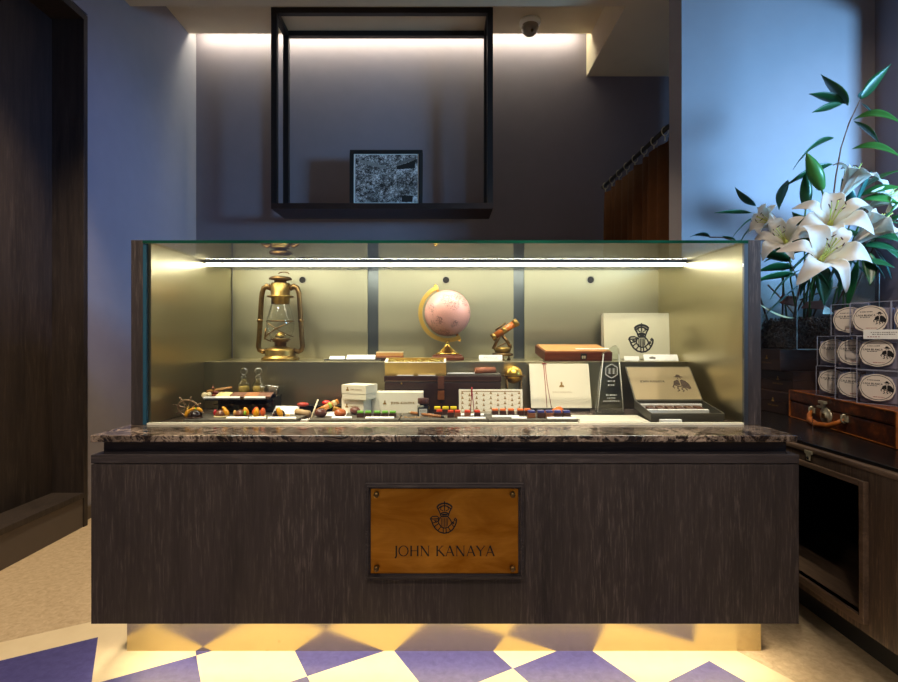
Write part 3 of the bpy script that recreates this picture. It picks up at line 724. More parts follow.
# --- big pale gift box with the crest, standing at the back
p = at(640.5, 362, 2.40); bw = 78/F*2.42
t = thing('crest_gift_box', 'large pale gift box with black bugle crest standing on the shelf', 'gift box', (X(643.0,2.42), 2.42, ZSH), (R(-4), 0, R(-3)))
hb = 45.5/F*2.42+.003
MB().box(-bw/2, bw/2, 0, .035, 0, hb).build('box_base', 'cream', t, bevel=.002)
MB().box(-bw/2-.001, bw/2+.001, -.018, -.0002, 0, hb+.001).build('lid', plain('sage_cream_board', c3(214,208,176), .5, var=.02), t, bevel=.002)
mb = MB(); crest(mb, -.012, .098, .114, None, -.0188, bold=1.9); mb.build('crest', 'black', t, recalc=False)
card('price_card', 'small white card leaning before the large crest gift box', 'card', (X(631.5,2.30), 2.295, ZSH), .066, .003, .022, (R(-26),0,0))
o = card('price_card', 'wide white card with a tiny emblem before the large crest gift box', 'card', (X(661,2.29), 2.285, ZSH), .148, .003, .033, (R(-34),0,R(-3)))
mb = MB(); mb.poly([(-.05,.01),(-.025,.008),(-.022,.018),(-.036,.022),(-.05,.018)], None, -.0018); mb.build('emblem', plain('grey_print_b', c3(110,104,92), .6), o, recalc=False)

# ================================================================== lower level, back row
# --- brown leather trunk
Yt = 2.135; tx0, tx1 = X(384.5,Yt), X(501,Yt); tz = E(-(375.8-VY)/F*Yt)
t = thing('leather_trunk', 'long dark brown leather trunk with buckled strap below the step shelf', 'trunk', ((tx0+tx1)/2, Yt, ZF))
tw = (tx1-tx0)/2; th_ = tz-ZF
MB().box(-tw, tw, 0, .082, 0, th_-.026).build('body', 'leather_dark', t, bevel=.004)
MB().box(-tw-.002, tw+.002, -.003, .084, th_-.0255, th_).build('lid', 'leather_dark', t, bevel=.004)
mb = MB()
for i in range(60): mb.box(-tw+.008+i*(2*tw-.016)/60, -tw+.008+(i+.55)*(2*tw-.016)/60, -.0036, -.0028, th_-.021, th_-.0198)
so = mb.build('lid_stitching', plain('tan_thread', c3(132,92,60), .7), t); so['kind'] = 'stuff'
sx = X(441,Yt)-(tx0+tx1)/2
MB().box(sx-.013, sx+.013, -.0075, -.0035, th_-.055, th_-.001).build('strap', 'strap_leather', t, bevel=.0015)
MB().box(sx-.014, sx+.014, -.010, -.0045, th_-.098, th_-.060).build('buckle', plain('copper_buckle', c3(156,96,56), .35, .8, .2, 60), t, bevel=.002)
MB().ball((-tw+.07, -.004, th_-.032), .004, 10).build('stud', 'brass', t)
# --- gold tray with shreds on the trunk
Yg = 2.15; gw = 61/F*Yg/2; gh = .0535
t = thing('gold_box', 'open gold card box full of yellow paper shreds on the trunk', 'box', (X(415.5,Yg), Yg, tz+.0003), (R(11),0,0))
w_ = .004
MB().box(-gw, gw, 0, w_, 0, gh).box(-gw, gw, .068-w_, .068, 0, gh+.006).box(-gw, -gw+w_, w_, .068-w_, 0, gh).box(gw-w_, gw, w_, .068-w_, 0, gh).box(-gw+w_, gw-w_, w_, .068-w_, 0, .004).build('box_walls', 'gold_card', t)
MB().box(-gw-.001, gw+.001, -.001, w_, gh+.0002, gh+.003).box(-gw-.001, -gw+w_+.006, w_, .068, gh+.0002, gh+.003).box(gw-w_-.004, gw+.001, w_, .068, gh+.0002, gh+.003).build('rim', 'cream', t)
mb = MB(); rnd = random.Random(4)
for i in range(150):
    x, y, z = rnd.uniform(-gw+.012, gw-.012), rnd.uniform(.010, .058), gh-.012+rnd.uniform(0, .013)
    a = rnd.uniform(0, PI); l_ = rnd.uniform(.006, .013)
    mb.tube([(x-l_*math.cos(a), max(.007,min(.061,y-l_*math.sin(a)*.5)), z-.002), (x, y, z+rnd.uniform(0,.004)), (x+l_*math.cos(a), max(.007,min(.061,y+l_*math.sin(a)*.5)), z-.002)], .0012, 4)
so = mb.build('paper_shreds', plain('yellow_shred', c3(240,206,110), .5, .3, .2, 60), t); so['kind'] = 'stuff'
for i, (px0, px1) in enumerate(((397, 413.5), (418, 435.5))):
    card('label_strip', 'white strip before the gold box, '+('nearer the stacked gift boxes', 'nearer the trunk strap')[i], 'label', (X((px0+px1)/2, 2.14), 2.141, tz+.0004), (px1-px0)/F*2.14, .012, .0025, None, 'strips before the gold box')
# --- slate with wooden roll
sl = MB().box(-.108, .108, -.030, .030, 0, .007).build('slate_tile', 'slate', None, (X(474,2.18), 2.176, tz+.0003), None, bevel=.0015)
tag(sl, 'small dark slate lying on the trunk beside the gold box', 'slate')
card('label_strip', 'cream strip on the small slate beside the gold box', 'label', (X(461,2.15), 2.157, tz+.0078), .112, .014, .003)
p0, p1 = at(475.5, 371, 2.155), at(494.5, 368.6, 2.195)
zc = tz+.0075+.0125
t = thing('cinnamon_roll', 'thick rolled brown bark stick lying on the small slate', 'spice', (p0.x, p0.y, zc), (0, 0, math.atan2(p1.y-p0.y, p1.x-p0.x)))
barkm = plain('cinnamon_bark', c3(146,84,52), .6, 0, .2, 50, bump=.4)
ln = (p1-p0).length
MB().lathe([(.006,0),(.0125,0),(.0125,ln),(.006,ln),(.006,0)], 18, Matrix.Rotation(PI/2,4,'Y'), cap=False).build('outer_curl', barkm, t)
MB().tube([(-.0006, .0055*math.cos(a)*(1-a/14), .0055*math.sin(a)*(1-a/14)) for a in [i*.4 for i in range(24)]], .0009, 5).build('inner_curl', plain('pale_bark', c3(214,160,120), .6), t)
# --- brass ball in a ring
p = on(513.5, 2.176, ZF); k = 2.185/F
t = thing('brass_armillary', 'small mottled brass ball held in a horizontal ring by the trunk', 'ornament', p)
zc = E(-(374.5-VY)/F*2.185)-ZF
MB().ball((0,0,zc), .0375, 26).build('ball', plain('mottled_gold', c3(204,164,74), .3, 1, .3, 45), t)
MB().lathe([(.039,zc-.006),(.048,zc-.006),(.048,zc-.001),(.039,zc-.001),(.039,zc-.006)], 32, cap=False, smooth=False).build('ring', 'brass_dull', t)
for a in (45, 135, 225, 315): MB().tube([(.044*math.cos(R(a)), .044*math.sin(R(a))*.8, zc-.005), (.036*math.cos(R(a)), .036*math.sin(R(a))*.8, .06), (.04*math.cos(R(a)), .04*math.sin(R(a))*.8, .004)], .0028, 8).build('leg', 'brass_dull', t)
MB().lathe([(.042,0),(.043,.004),(.03,.008),(.001,.009)], 24).build('base', 'brass_dull', t)

# --- white gift boxes
def emblem(mb, cx, cz, s, m=None, y=0):          # small trefoil-like stamp
    mb.poly([(cx-.5*s, cz-.5*s), (cx+.5*s, cz-.5*s), (cx+.35*s, cz-.1*s), (cx+.12*s, cz), (cx+.2*s, cz+.4*s), (cx, cz+.55*s), (cx-.2*s, cz+.4*s), (cx-.12*s, cz), (cx-.35*s, cz-.1*s)], m, y)
def gift(label, c, w, d_, h, rz, lidh, group, txt=True):
    t = thing('gift_box', label, 'gift box', c, (0,0,R(rz)), group)
    MB().box(-w/2+.0015, w/2-.0015, .0015, d_-.0015, 0, h-lidh).build('box_base', 'cream', t, bevel=.001)
    MB().box(-w/2, w/2, 0, d_, h-lidh+.0003, h).build('lid', 'cream', t, bevel=.001)
    mb = MB(); zc = h-lidh*.5 if lidh > h*.4 else h*.45
    emblem(mb, -w*.25, zc+.002, .015, None, -.0008); letters(mb, 'JOHN KANAYA', w*.10, zc, w*.46, 0, None, -.0008, .12, 2.2)
    mb.build('lettering', 'gold_ink', t, recalc=False); return t
gl = 'white gift boxes with gold lettering'
pc_ = on(365, 1.975, ZF)
def corner(c, w, rz): return Vector(c)+Vector((-math.cos(R(rz))*w/2, -math.sin(R(rz))*w/2, 0))
rzb = -22
t1 = gift('shorter white gift box at the bottom of the stack of two', corner((X(363.5,1.985), 1.985, ZF), .098, rzb), .098, .075, .0665, rzb, .055, gl)
t2 = gift('white square gift box on top of the stack of two', corner((X(366,1.965), 1.965, ZF+.067), .108, rzb), .108, .088, .0555, rzb, .034, gl)
gift('wide low white gift box between the boxes stack and ink bottle', (X(397.5,2.04), 2.04, ZF), .200, .075, .0885, 0, .082, gl)

# --- ink bottle
p = on(423.3, 1.98, ZF)
t = thing('ink_bottle', 'square glass ink bottle with brown screw cap', 'bottle', p)
MB().box(-.023, .023, -.023, .023, 0, .048).build('glass_body', 'bottle_glass', t, bevel=.004)
MB().box(-.0195, .0195, -.0195, .0195, .004, .040).build('ink', plain('blue_black_ink', c3(36,38,48), .2), t, bevel=.002)
MB().lathe([(.014,.048),(.014,.054)], 18).build('neck', 'black', t)
MB().lathe([(.0205,.0535),(.0215,.056),(.0215,.071),(.0195,.0735),(.001,.074)], 24).build('cap', plain('brown_cap', c3(74,40,30), .35), t)
mb = MB(); mb.box(-.015, .015, -.0242, -.0234, .008, .036); lb = mb.build('label', plain('grey_label', c3(186,186,176), .6), t)
mb = MB(); dashes(mb, 0, .028, .022, .003, 4, None, -.0246, 0, 1); dashes(mb, 0, .020, .020, .002, 5, None, -.0246, 0, 2); mb.build('label_print', 'black', lb, recalc=False)

# --- patterned cream box with red cord
p = on(491, 2.05, ZF); pw_, ph_ = 64/F*2.05, .0985
t = thing('patterned_gift_box', 'cream gift box patterned with rows of small gold emblems and red cord', 'gift box', p+Vector((0,0,.0015)), (R(-7), 0, 0))
MB().box(-pw_/2, pw_/2, 0, .018, 0, ph_).build('box_body', 'cream', t, bevel=.0015)
mb = MB(); fx, fz = pw_/2-.010, ph_/2
mb.ribbon([(-fx, .009), (fx, .009), (fx, ph_-.009), (-fx, ph_-.009)], .0028, None, True, -.0006); mb.build('border', 'gold_ink', t, recalc=False)
mb = MB()
for c in range(9):
    for r in range(4):
        x = -fx+.004+c*(2*fx-.008)/8; z = .018+r*.0195+(.0085 if c % 2 == 0 else 0)
        if z < ph_-.013: emblem(mb, x, z, .0105, None, -.0006)
so = mb.build('emblem_pattern', 'gold_ink', t, recalc=False); so['kind'] = 'stuff'
mb = MB()
for r in range(4):
    dashes(mb, 0, .0155+r*.0195+.004, 2*fx-.02, .0012, 16, None, -.0005, 0, r)
mb.build('print', plain('tan_print', c3(206,184,140), .6), t, recalc=False)
xr = X(472,2.05)-p.x
MB().tube([(xr, -.002, ph_+.006), (xr+.001, -.004, ph_-.02), (xr-.004, -.003, ph_-.05), (xr-.006, -.002, .004)], .0013, 6).tube([(xr, -.002, ph_+.003), (xr+.001, -.004, ph_-.02), (xr+.005, -.003, ph_-.05), (xr+.008, -.002, .004)], .0013, 6).build('red_cord', 'red_cord', t)
MB().ball((xr, -.004, ph_-.022), .005, 10, (.8,.8,1.4)).build('cord_knot', 'red_cord', t)
MB().tube([(xr, -.002, ph_+.008), (xr, -.002, ph_-.018)], .003, 8).build('tassel', 'red_cord', t)

# --- tall cream box leaning on the step, with strings
Yb = 2.150; w_ = 60.7/F*Yb
ang = math.atan2(.05, .18)
t = thing('cream_gift_box', 'tall cream gift box with gold emblem leaning on the step shelf', 'gift box', (X(561.6,Yb), Yb, E(-.2862)), (-ang, 0, 0))
t.location.z = ZF+.0125
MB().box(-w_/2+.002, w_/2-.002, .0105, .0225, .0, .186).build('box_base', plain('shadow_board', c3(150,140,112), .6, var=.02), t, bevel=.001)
MB().box(-w_/2, w_/2, 0, .0103, 0, .1875).build('lid', 'cream', t, bevel=.0015)
mb = MB(); emblem(mb, .006, .098, .022, None, -.0006); letters(mb, 'JOHN KANAYA', .006, .066, .08, 0, None, -.0006, .1, .9); mb.build('lettering', 'gold_ink', t, recalc=False)
for j, dx in enumerate((0, .006)):
    x0 = -w_/2+.063
    MB().tube([(x0-.003+dx, -.0015, .188), (x0+dx*1.4, -.0016, .1), (x0+dx*3+.002, -.0016, .002)], .0012, 6).build('cord', 'red_cord', t)
MB().tube([(x0-.010, -.0015, .186), (x0, -.003, .189), (x0+.010, -.0015, .186)], .002, 6).build('cord_knot', 'red_cord', t)
pr = MB().box(-w_/2+.01, w_/2-.01, -.006, .03, 0, .0122).build('box_prop', 'black', None, (X(561.6,Yb), Yb-.003, ZF)); tag(pr, 'flat black block under the tall cream gift box', 'block')

# --- engraved glass award
Ya = 2.045; k = Ya/F
t = thing('glass_award', 'engraved clear glass obelisk award with slanted top', 'award', on(610.5, Ya, ZF))
A = lambda px, py: ((px-610.5)*k, E(-(py-VY)/F*Ya)-ZF)
outer = [(A(596.5,0)[0], .006), (A(624.5,0)[0], .006), A(619.5,349), A(616.6,345), A(603,354.5)]
MB().prism(outer, 0, .03).build('glass_body', glass('award_glass', (.90,.93,.90,1), 1.5), t, bevel=.004)
MB().box(A(595.5,0)[0], A(625.5,0)[0], -.003, .034, 0, .0058).build('glass_foot', glass('award_foot_glass', (.86,.9,.88,1), 1.5), t, bevel=.001)
mb = MB(); cx_a = A(611.5,0)[0]; zc = A(0,371)[1]
hexp = [(cx_a+.026*math.cos(R(90+60*i)), zc+.028*math.sin(R(90+60*i))) for i in range(6)]
mb.ribbon(hexp, .003, None, True, -.0012)
for i in range(3): mb.ribbon([(cx_a-.014, zc+.008-.008*i), (cx_a-.002, zc+.008-.008*i)], .0026, None, False, -.0012).ribbon([(cx_a+.003, zc+.008-.008*i), (cx_a+.014, zc+.008-.008*i)], .0026, None, False, -.0012)
mb.ribbon([(cx_a-.008, zc+.011), (cx_a-.008, zc-.011)], .0026, None, False, -.0012).ribbon([(cx_a+.008, zc+.011), (cx_a+.008, zc-.011)], .0026, None, False, -.0012)
for j, (py, wd2, n) in enumerate(((381, .032, 3), (385, .028, 3), (395, .044, 6), (398, .034, 5), (401, .066, 8))): dashes(mb, cx_a, A(0,py)[1], wd2, .0045, n, None, -.0012, 0, j)
mb.build('engraving', plain('frosted_engraving', c3(226,226,216), .7), t, recalc=False)
for sx_, x0, x1 in ((0, 597.4, 603.5), (1, 623.4, 618.6)):
    q0, q1 = Vector((A(x0,0)[0], -.0016, .012)), Vector((A(x1,0)[0], -.0016, A(0,354)[1]))
    MB().tube([q0, q1], .0022, 6).build('bevelled_edge', plain('bright_glass_edge', c3(226,226,212), .1), t)

# --- grey chocolate box with open lid
Yb = 1.88; k = Yb/F
tiltb = math.atan2(.028, .155)
bw, bd, bh = 73.5*k, .16, .030
t = thing('chocolate_box', 'open dark grey chocolate box with printed gold-grey lid', 'box', (X(687.2,Yb), Yb, ZF+.001), (tiltb, 0, 0))
bm = brushed('graphite_board', c3(92,88,76), .4, 'X', .1, .4)
lidm = brushed('bronze_grey_lid', c3(168,152,120), .42, 'X', .12, .5)
w_ = .004
MB().box(-bw/2, bw/2, 0, w_, 0, bh).box(-bw/2, bw/2, bd-w_, bd, 0, bh).box(-bw/2, -bw/2+w_, w_, bd-w_, 0, bh).box(bw/2-w_, bw/2, w_, bd-w_, 0, bh).box(-bw/2+w_, bw/2-w_, w_, bd-w_, 0, .004).build('tray', bm, t)
MB().box(-bw/2+.010, bw/2-.030, .05, .064, .004, .026).box(-bw/2+.004, bw/2-.026, .112, .122, .004, .0285).build('paper_insert', 'white', t)
MB().box(-bw/2+.012, bw/2-.032, .0645, .1115, .004, .016).build('insert_bed', plain('brown_paper', c3(120,80,50), .6), t)
for i in range(6):
    c = MB().box(-.0135, .0135, -.018, .018, 0, .010).build('praline', plain('praline_brown', c3(86,46,30), .35) if i == 0 else bpy.data.materials['praline_brown'], t, (-bw/2+.034+i*.036, .088, .0165), bevel=.003)
ld = Matrix.Translation((0, bd, bh)) @ Matrix.Rotation(-math.atan2(.108+.01, .125)-tiltb+PI/2-PI/2, 4, 'X')
lid = MB().box(-bw/2, bw/2, 0, .006, 0, .166).build('lid', [bm], t, (0, bd-.002, bh+.0005), (-math.atan2(.108, .125)-tiltb, 0, 0), bevel=.001)
MB().box(-bw/2+.004, bw/2-.004, -.0008, -.0002, .004, .162).build('lid_panel', lidm, lid)
mb = MB(); letters(mb, 'JOHN KANAYA', -.042, .090, .098, 0, None, -.0014, .1, 1.8); mb.build('lettering', 'ink', lid, recalc=False)
mb = MB(); sitter(mb, .068, .082, .085, None, -.0014); mb.build('figure_print', plain('sepia_print', c3(70,52,38), .6, var=.5, scale=120), lid, recalc=False)
card('price_tag', 'small cream block tag before the open grey chocolate box', 'card', (X(670.5,1.85), 1.85, ZF), .075, .016, .013)
# --- white sheet
mb = MB(); f0, f1, g0, g1 = X(580,1.845), X(650,1.845), X(570,2.0), X(637,2.0)
mb.add([(f0,1.845,0),(f1,1.845,0),(g1,2.0,0),(g0,2.0,0),(f0,1.845,.006),(f1,1.845,.006),(g1,2.0,.006),(g0,2.0,.006)], [(0,3,2,1),(4,5,6,7),(0,1,5,4),(1,2,6,5),(2,3,7,6),(3,0,4,7)])
o = mb.build('display_board', 'cream', None, (0,0,ZF), bevel=.001); tag(o, 'bare flat cream board lying before the glass award', 'board')
# ================================================================== front row: slates and sweets
zSl = ZF+.0085
def slate(label, x0, x1, y0, y1, sk=0):
    b = MB(); n = 24; rnd = random.Random(int(abs(x0)*1000)); P = []
    for i in range(n+1): P.append((x0+(x1-x0)*i/n, y0+rnd.uniform(-.003,.003)))
    for i in range(n+1): P.append((x1+sk+(x0-x1)*i/n, y1+rnd.uniform(-.002,.002)))
    c = Vector(((x0+x1)/2, (y0+y1)/2, ZF)); m = len(P)
    v = [(x-c.x, y-c.y, 0) for x, y in P]+[(x-c.x, y-c.y, .008) for x, y in P]
    f = [tuple(range(m-1,-1,-1)), tuple(range(m, 2*m))]+[(i, (i+1)%m, m+(i+1)%m, m+i) for i in range(m)]
    o = b.add(v, f).build('slate_board', 'slate', None, c); return tag(o, label, 'slate', 'slate serving boards')
slate('rough slate board carrying the five fruit topped bonbons', X(184,1.88), X(296,1.88), 1.876, 2.06, .02)
slate('rough slate board carrying the green topped chocolates', X(309,1.88), X(398.5,1.88), 1.876, 2.03)
slate('rough slate board carrying the brown pen and yellow topped chocolates', X(400,1.88), X(487.5,1.88), 1.876, 2.03)
slate('rough slate board carrying the orange and blue topped chocolates', X(489,1.88), X(580,1.88), 1.876, 2.03, -.03)

choc = plain('dark_chocolate', c3(66,38,26), .3, 0, .12, 40)
choc_m = plain('milk_chocolate', c3(126,76,46), .32, 0, .1, 40)
choc_g = plain('glossy_dark_chocolate', c3(40,24,20), .14, 0, .1, 40)
tops = {'green': plain('green_glaze', c3(112,176,60), .35), 'yellow': plain('yellow_glaze', c3(240,214,40), .35), 'red': plain('red_glaze', c3(232,74,40), .35), 'orange': plain('orange_glaze', c3(240,122,60), .35), 'blue': plain('indigo_glaze', c3(62,66,130), .3)}
ordw = ['first', 'second', 'third', 'fourth', 'fifth']
protos = {}
def square_choc(col, mat, c, label, w=.030, h=.023):
    key = (col, mat.name)
    g = 'square %s topped chocolates' % col
    if key not in protos:
        t = thing('chocolate_square', label, 'chocolate', c, (0,0,0), g)
        MB().box(-w/2, w/2, -w/2, w/2, 0, h*.66).build('body', mat, t, bevel=.002)
        MB().box(-w/2+.001, w/2-.001, -w/2+.001, w/2-.001, h*.66+.0002, h).build('topping', tops[col], t, bevel=.003)
        protos[key] = t; return t
    return dup(protos[key], c, None, label)
rnd = random.Random(2)
for i, px in enumerate((360.5,368.3,377.2,385,392.8)):
    square_choc('green', choc, on(px, 1.935, zSl), '%s green topped chocolate in its row of five, counting from the shell bonbons' % ordw[i], .0255)
for i, px in enumerate((437.3,445.6,453.5)):
    square_choc('yellow', choc, on(px, 2.005, zSl), '%s yellow topped chocolate in its row of three, counting from the ink bottle' % ordw[i], .0265, .03)
for i, (px, m) in enumerate(((439.4,choc),(450.6,choc),(457.6,choc_m),(467.4,choc_m),(477.2,choc))):
    square_choc('red', m, on(px, 1.935 if i != 0 else 1.955, zSl), '%s red topped chocolate in its row of five, counting from the pen tip' % ordw[i], .0235, .026)
for i, px in enumerate((495,502.8,511,520.2,527.2)):
    square_choc('orange', choc, on(px, 1.985, zSl), '%s orange topped chocolate in its row of five, counting from the red topped row' % ordw[i], .0245, .025)
for i, (px, m) in enumerate(((531.3,choc_m),(540.7,choc),(549,choc_m),(557.3,choc),(566.2,choc))):
    square_choc('blue', m, on(px, 1.925, zSl), '%s indigo topped chocolate in its row of five, counting from the orange topped row' % ordw[i], .0275, .027)
# printed label strips
for lab, x0, x1, Y in (('white strip before the two shell bonbons', 332,352,1.905), ('white strip before the green topped chocolates', 365.5,394,1.900), ('white strip before the red topped chocolates', 457.5,485.5,1.895), ('white strip behind the red topped chocolates', 460,484,1.975), ('white strip before the orange topped chocolates', 492,519,1.935), ('short white strip before the fifth orange topped chocolate', 511.5,526.5,1.897), ('white strip before the indigo topped chocolates', 547,576,1.892), ('white strip before the raspberry bonbon', 226.5,248,1.90), ('white strip before the orange slice and peach bonbon', 249,266,1.897), ('white strip before the bonbon with the leaning card', 268,296,1.895)):
    card('label_strip', lab, 'label', (X((x0+x1)/2, Y), Y, zSl), (x1-x0)/F*Y, .012, .005, (R(25),0,0), 'white label strips')
card('label_card', 'broad white card lying behind the two shell bonbons', 'card', on(334.5, 1.985, zSl), .092, .06, .003, (R(12),0,0))

# shell bonbons
def shell_bonbon(label, px, Y, r, mat, sq):
    o = MB().ball((0,0,0), r, 22, sq).build('shell_bonbon', mat, None, on(px, Y, zSl+r*sq[2]*.96)); return tag(o, label, 'chocolate', 'shell shaped bonbons')
sh1 = plain('marbled_brown_shell', c3(92,52,40), .25, 0, .3, 60); sh2 = plain('amber_shell', c3(176,92,42), .25, 0, .2, 60)
shell_bonbon('marbled brown shell bonbon beside the cream stick', 320.7, 1.935, .0225, sh1, (1.05,1,.74))
shell_bonbon('amber brown shell bonbon before the broad white card', 340.2, 1.935, .0215, sh2, (1.05,1,.74))
shell_bonbon('flatter brown shell bonbon farthest back, before the stacked gift boxes', 355.7, 2.00, .0225, plain('rosy_brown_shell', c3(116,72,60), .28, 0, .25, 60), (1,.9,.7))

# fruit bonbons
fruit = {'orange': plain('orange_fruit', c3(246,160,20), .3, 0, .15, 60), 'rasp': plain('raspberry', c3(190,28,44), .45, 0, .2, 200, bump=.6), 'nut': plain('almond', c3(226,178,98), .5, 0, .1, 60), 'peach': plain('apricot', c3(224,96,48), .3, 0, .2, 60), 'lime': plain('lime_peel', c3(150,196,50), .4), 'pale': plain('pale_disc', c3(236,222,170), .5)}
def dome(r, n=22): return [(r,0),(r*1.02,r*.15),(r*.95,r*.45),(r*.72,r*.78),(r*.4,r*.94),(.0005,r*.98)]
def wedge(mb, c, r, rz, ty=0):      # orange segment
    m = Matrix.Translation(Vector(c)) @ Matrix.Rotation(R(rz),4,'Z') @ Matrix.Rotation(R(ty),4,'Y')
    return mb.ball((0,0,0), r, 14, (.55,.62,1.0), m)
def fruit_bonbon(label, px, Y, body, bits, disc=None, stripes=False, r=.021):
    t = thing('fruit_bonbon', label, 'chocolate', on(px, Y, zSl), (0,0,0), 'fruit topped bonbons on the slate')
    MB().lathe([(.026,0),(.027,.002),(.026,.004),(.001,.0045)], 20).build('base_disc', disc or choc, t)
    MB().lathe([(a, b+.0047) for a, b in dome(r)], 24).build('dome', body, t)
    if stripes:
        mb = MB()
        for q in (-.011,-.004,.004,.011):
            h_ = math.sqrt(max(0, r*r-q*q)); mb.tube([(q+.003*math.sin(a*3), -h_*math.cos(a), .0052+h_*math.sin(a)*.98+.0006) for a in [PI*i/10 for i in range(11)]], .0012, 5)
        mb.build('chocolate_stripes', choc, t)
    for nm, kind, c, rr, rz, ty in bits: wedge(MB(), c, rr, rz, ty).build(nm, fruit[kind], t)
    return t
Yf = 1.945
fruit_bonbon('glossy dark bonbon wrapped in orange segments beside the ship wheel', 195, 1.92, choc_g, [('orange_segment','orange',(-.026,-.004,.016),.017,0,20),('orange_segment','orange',(-.014,.008,.029),.013,0,60),('orange_segment','orange',(.014,.006,.029),.013,0,-60),('lime_slice','lime',(0,.008,.032),.007,0,80)], choc, False, .024)
fruit_bonbon('striped bonbon with a raspberry and orange segments', 221.3, Yf, choc_m, [('raspberry','rasp',(-.021,-.004,.015),.012,0,0),('orange_segment','orange',(.020,-.002,.016),.017,0,-30),('orange_segment','orange',(.009,.006,.029),.011,0,-50)], fruit['pale'], True)
fruit_bonbon('striped bonbon with an almond, orange and green peel', 241.2, Yf, choc_m, [('almond','nut',(-.022,-.004,.014),.011,0,0),('orange_segment','orange',(.018,.002,.019),.017,0,-25),('green_peel','lime',(.019,-.013,.015),.009,0,10)], choc, True)
fruit_bonbon('bonbon hidden by an orange segment and round peach halves', 259.2, Yf, choc_m, [('orange_segment','orange',(-.004,-.019,.016),.019,0,10),('apricot','peach',(.017,-.008,.018),.017,0,0),('apricot','peach',(-.016,.003,.021),.017,0,30)], fruit['pale'], False, .019)
fruit_bonbon('dark bonbon with one orange segment before the leaning card', 279, Yf, choc_g, [('orange_segment','orange',(.008,-.016,.017),.019,0,-20),('orange_segment','orange',(-.002,-.006,.030),.009,0,60),('almond_stick','nut',(.035,-.006,.006),.008,0,90)], choc, False, .022)
card('label_card', 'white card leaning behind the last fruit bonbon', 'card', on(284.5, 2.005, zSl), .098, .003, .042, (R(-50),0,R(-6)))
# ship wheel
Yw = 1.965; k = Yw/F
t = thing('ship_wheel', 'small aged brass ship wheel leaning by the metal side wall', 'ornament', at(188.5, 407, Yw), (R(24), R(-12), R(-14)))
t.location.z = ZF+.0365
rim = plain('worn_bronze', c3(176,144,112), .4, .6, .25, 60)
rw = .043
m_ = Matrix.Rotation(R(0),4,'X')
def ring(r0): return [(r0*math.cos(2*PI*i/36), 0, r0*.82*math.sin(2*PI*i/36)) for i in range(36)]
MB().tube(ring(rw), .0036, 8, True).build('rim', rim, t)
MB().cyl((0,-.006,0), (0,.006,0), .009, 16).ball((0,-.006,0), .006, 12).build('hub', 'brass', t)
for i in range(8):
    a = 2*PI*i/8+.2; dx, dz = math.cos(a), .82*math.sin(a)
    MB().tube([(dx*.007,0,dz*.007),(dx*rw*.6,0,dz*rw*.6),(dx*(rw+.006),0,dz*(rw+.006)),(dx*(rw+.014),0,dz*(rw+.014)),(dx*(rw+.021),0,dz*(rw+.021))], [.0022,.0026,.0022,.0034,.002], 8).build('spoke', rim, t)

# riser with tablets, bottles and spices
Yr0, Yr1 = 1.99, 2.155
zr = E(-(399.0-VY)/F*1.995)
x0, x1 = X(206,2.0), X(271,2.0); x1b = X(283.5,2.15)
mb = MB(); s_ = x1b-x1-.01
t = thing('display_riser', 'black acrylic riser stand holding tablets and spice bottles', 'riser', ((x0+x1)/2, Yr0, ZF))
hw_ = (x1-x0)/2
MB().box(-hw_+.02, hw_-.01, .07, .17, .0002, zr-ZF-.006).build('stand_block', 'black_gloss', t, bevel=.001)
mb.add([(-hw_,0,zr-ZF-.0055),(hw_,0,zr-ZF-.0055),(hw_+s_,.17,zr-ZF-.0055),(-hw_,.17,zr-ZF-.0055),(-hw_,0,zr-ZF),(hw_,0,zr-ZF),(hw_+s_,.17,zr-ZF),(-hw_,.17,zr-ZF)], [(0,3,2,1),(4,5,6,7),(0,1,5,4),(1,2,6,5),(2,3,7,6),(3,0,4,7)]).build('top_plate', 'black_gloss', t)
MB().box(-hw_+.03, hw_-.03, .0, .004, .045, .049).build('cross_bar', 'black_gloss', t)
MB().box(-hw_+.03, hw_-.03, .004, .07, .045, .048).build('lower_ledge', 'black_gloss', t)
zr += .0004
tabm = [plain('white_chocolate', c3(238,222,150), .35), plain('milk_tablet', c3(120,80,62), .35), plain('caramel_tablet', c3(168,110,62), .35), plain('brown_tablet', c3(128,88,68), .35)]
for i, (px, nm) in enumerate(((224,'cream white'), (238.8,'rosy brown'), (252.5,'caramel tan'), (265.5,'dull brown'))):
    o = MB().box(-.0265,.0265,-.024,.024,0,.006).build('chocolate_tablet', tabm[i], None, on(px, 2.045, zr+.0066), (R(15),0,0), bevel=.001)
    tag(o, '%s chocolate tablet lying on the black riser' % nm, 'chocolate', 'chocolate tablets on the riser')
for lab, a, b in (('white strip before the cream white and rosy brown tablets', 203.5, 240), ('white strip before the caramel tan and dull brown tablets', 244.5, 265.5)):
    card('label_strip', lab, 'label', (X((a+b)/2,2.003), 2.003, zr), (b-a)/F*2.0, .011, .007, (R(20),0,0), 'white strips on the riser')
cork = plain('glass_stopper', c3(220,222,206), .25)
def jar(label, c, rot, fill, grp, stopper=True):
    t = thing('spice_bottle', label, 'bottle', c, rot, grp)
    MB().lathe([(.018,.0),(.0195,.003),(.0195,.036),(.016,.043),(.0105,.047),(.0105,.056),(.014,.058)], 24).build('glass_body', 'bottle_glass', t)
    MB().lathe([(.016,.0025),(.0175,.005),(.0175,.027),(.014,.031),(.0005,.032)], 18).build('spice', fill, t)
    t.scale = (1.2,1.2,1.2)
    if stopper: MB().lathe([(.009,.050),(.0095,.0585),(.0125,.060),(.010,.064),(.005,.066),(.005,.069)], 18).ball((0,0,.0805), .0135, 20).build('stopper', 'bottle_glass', t)
    return t
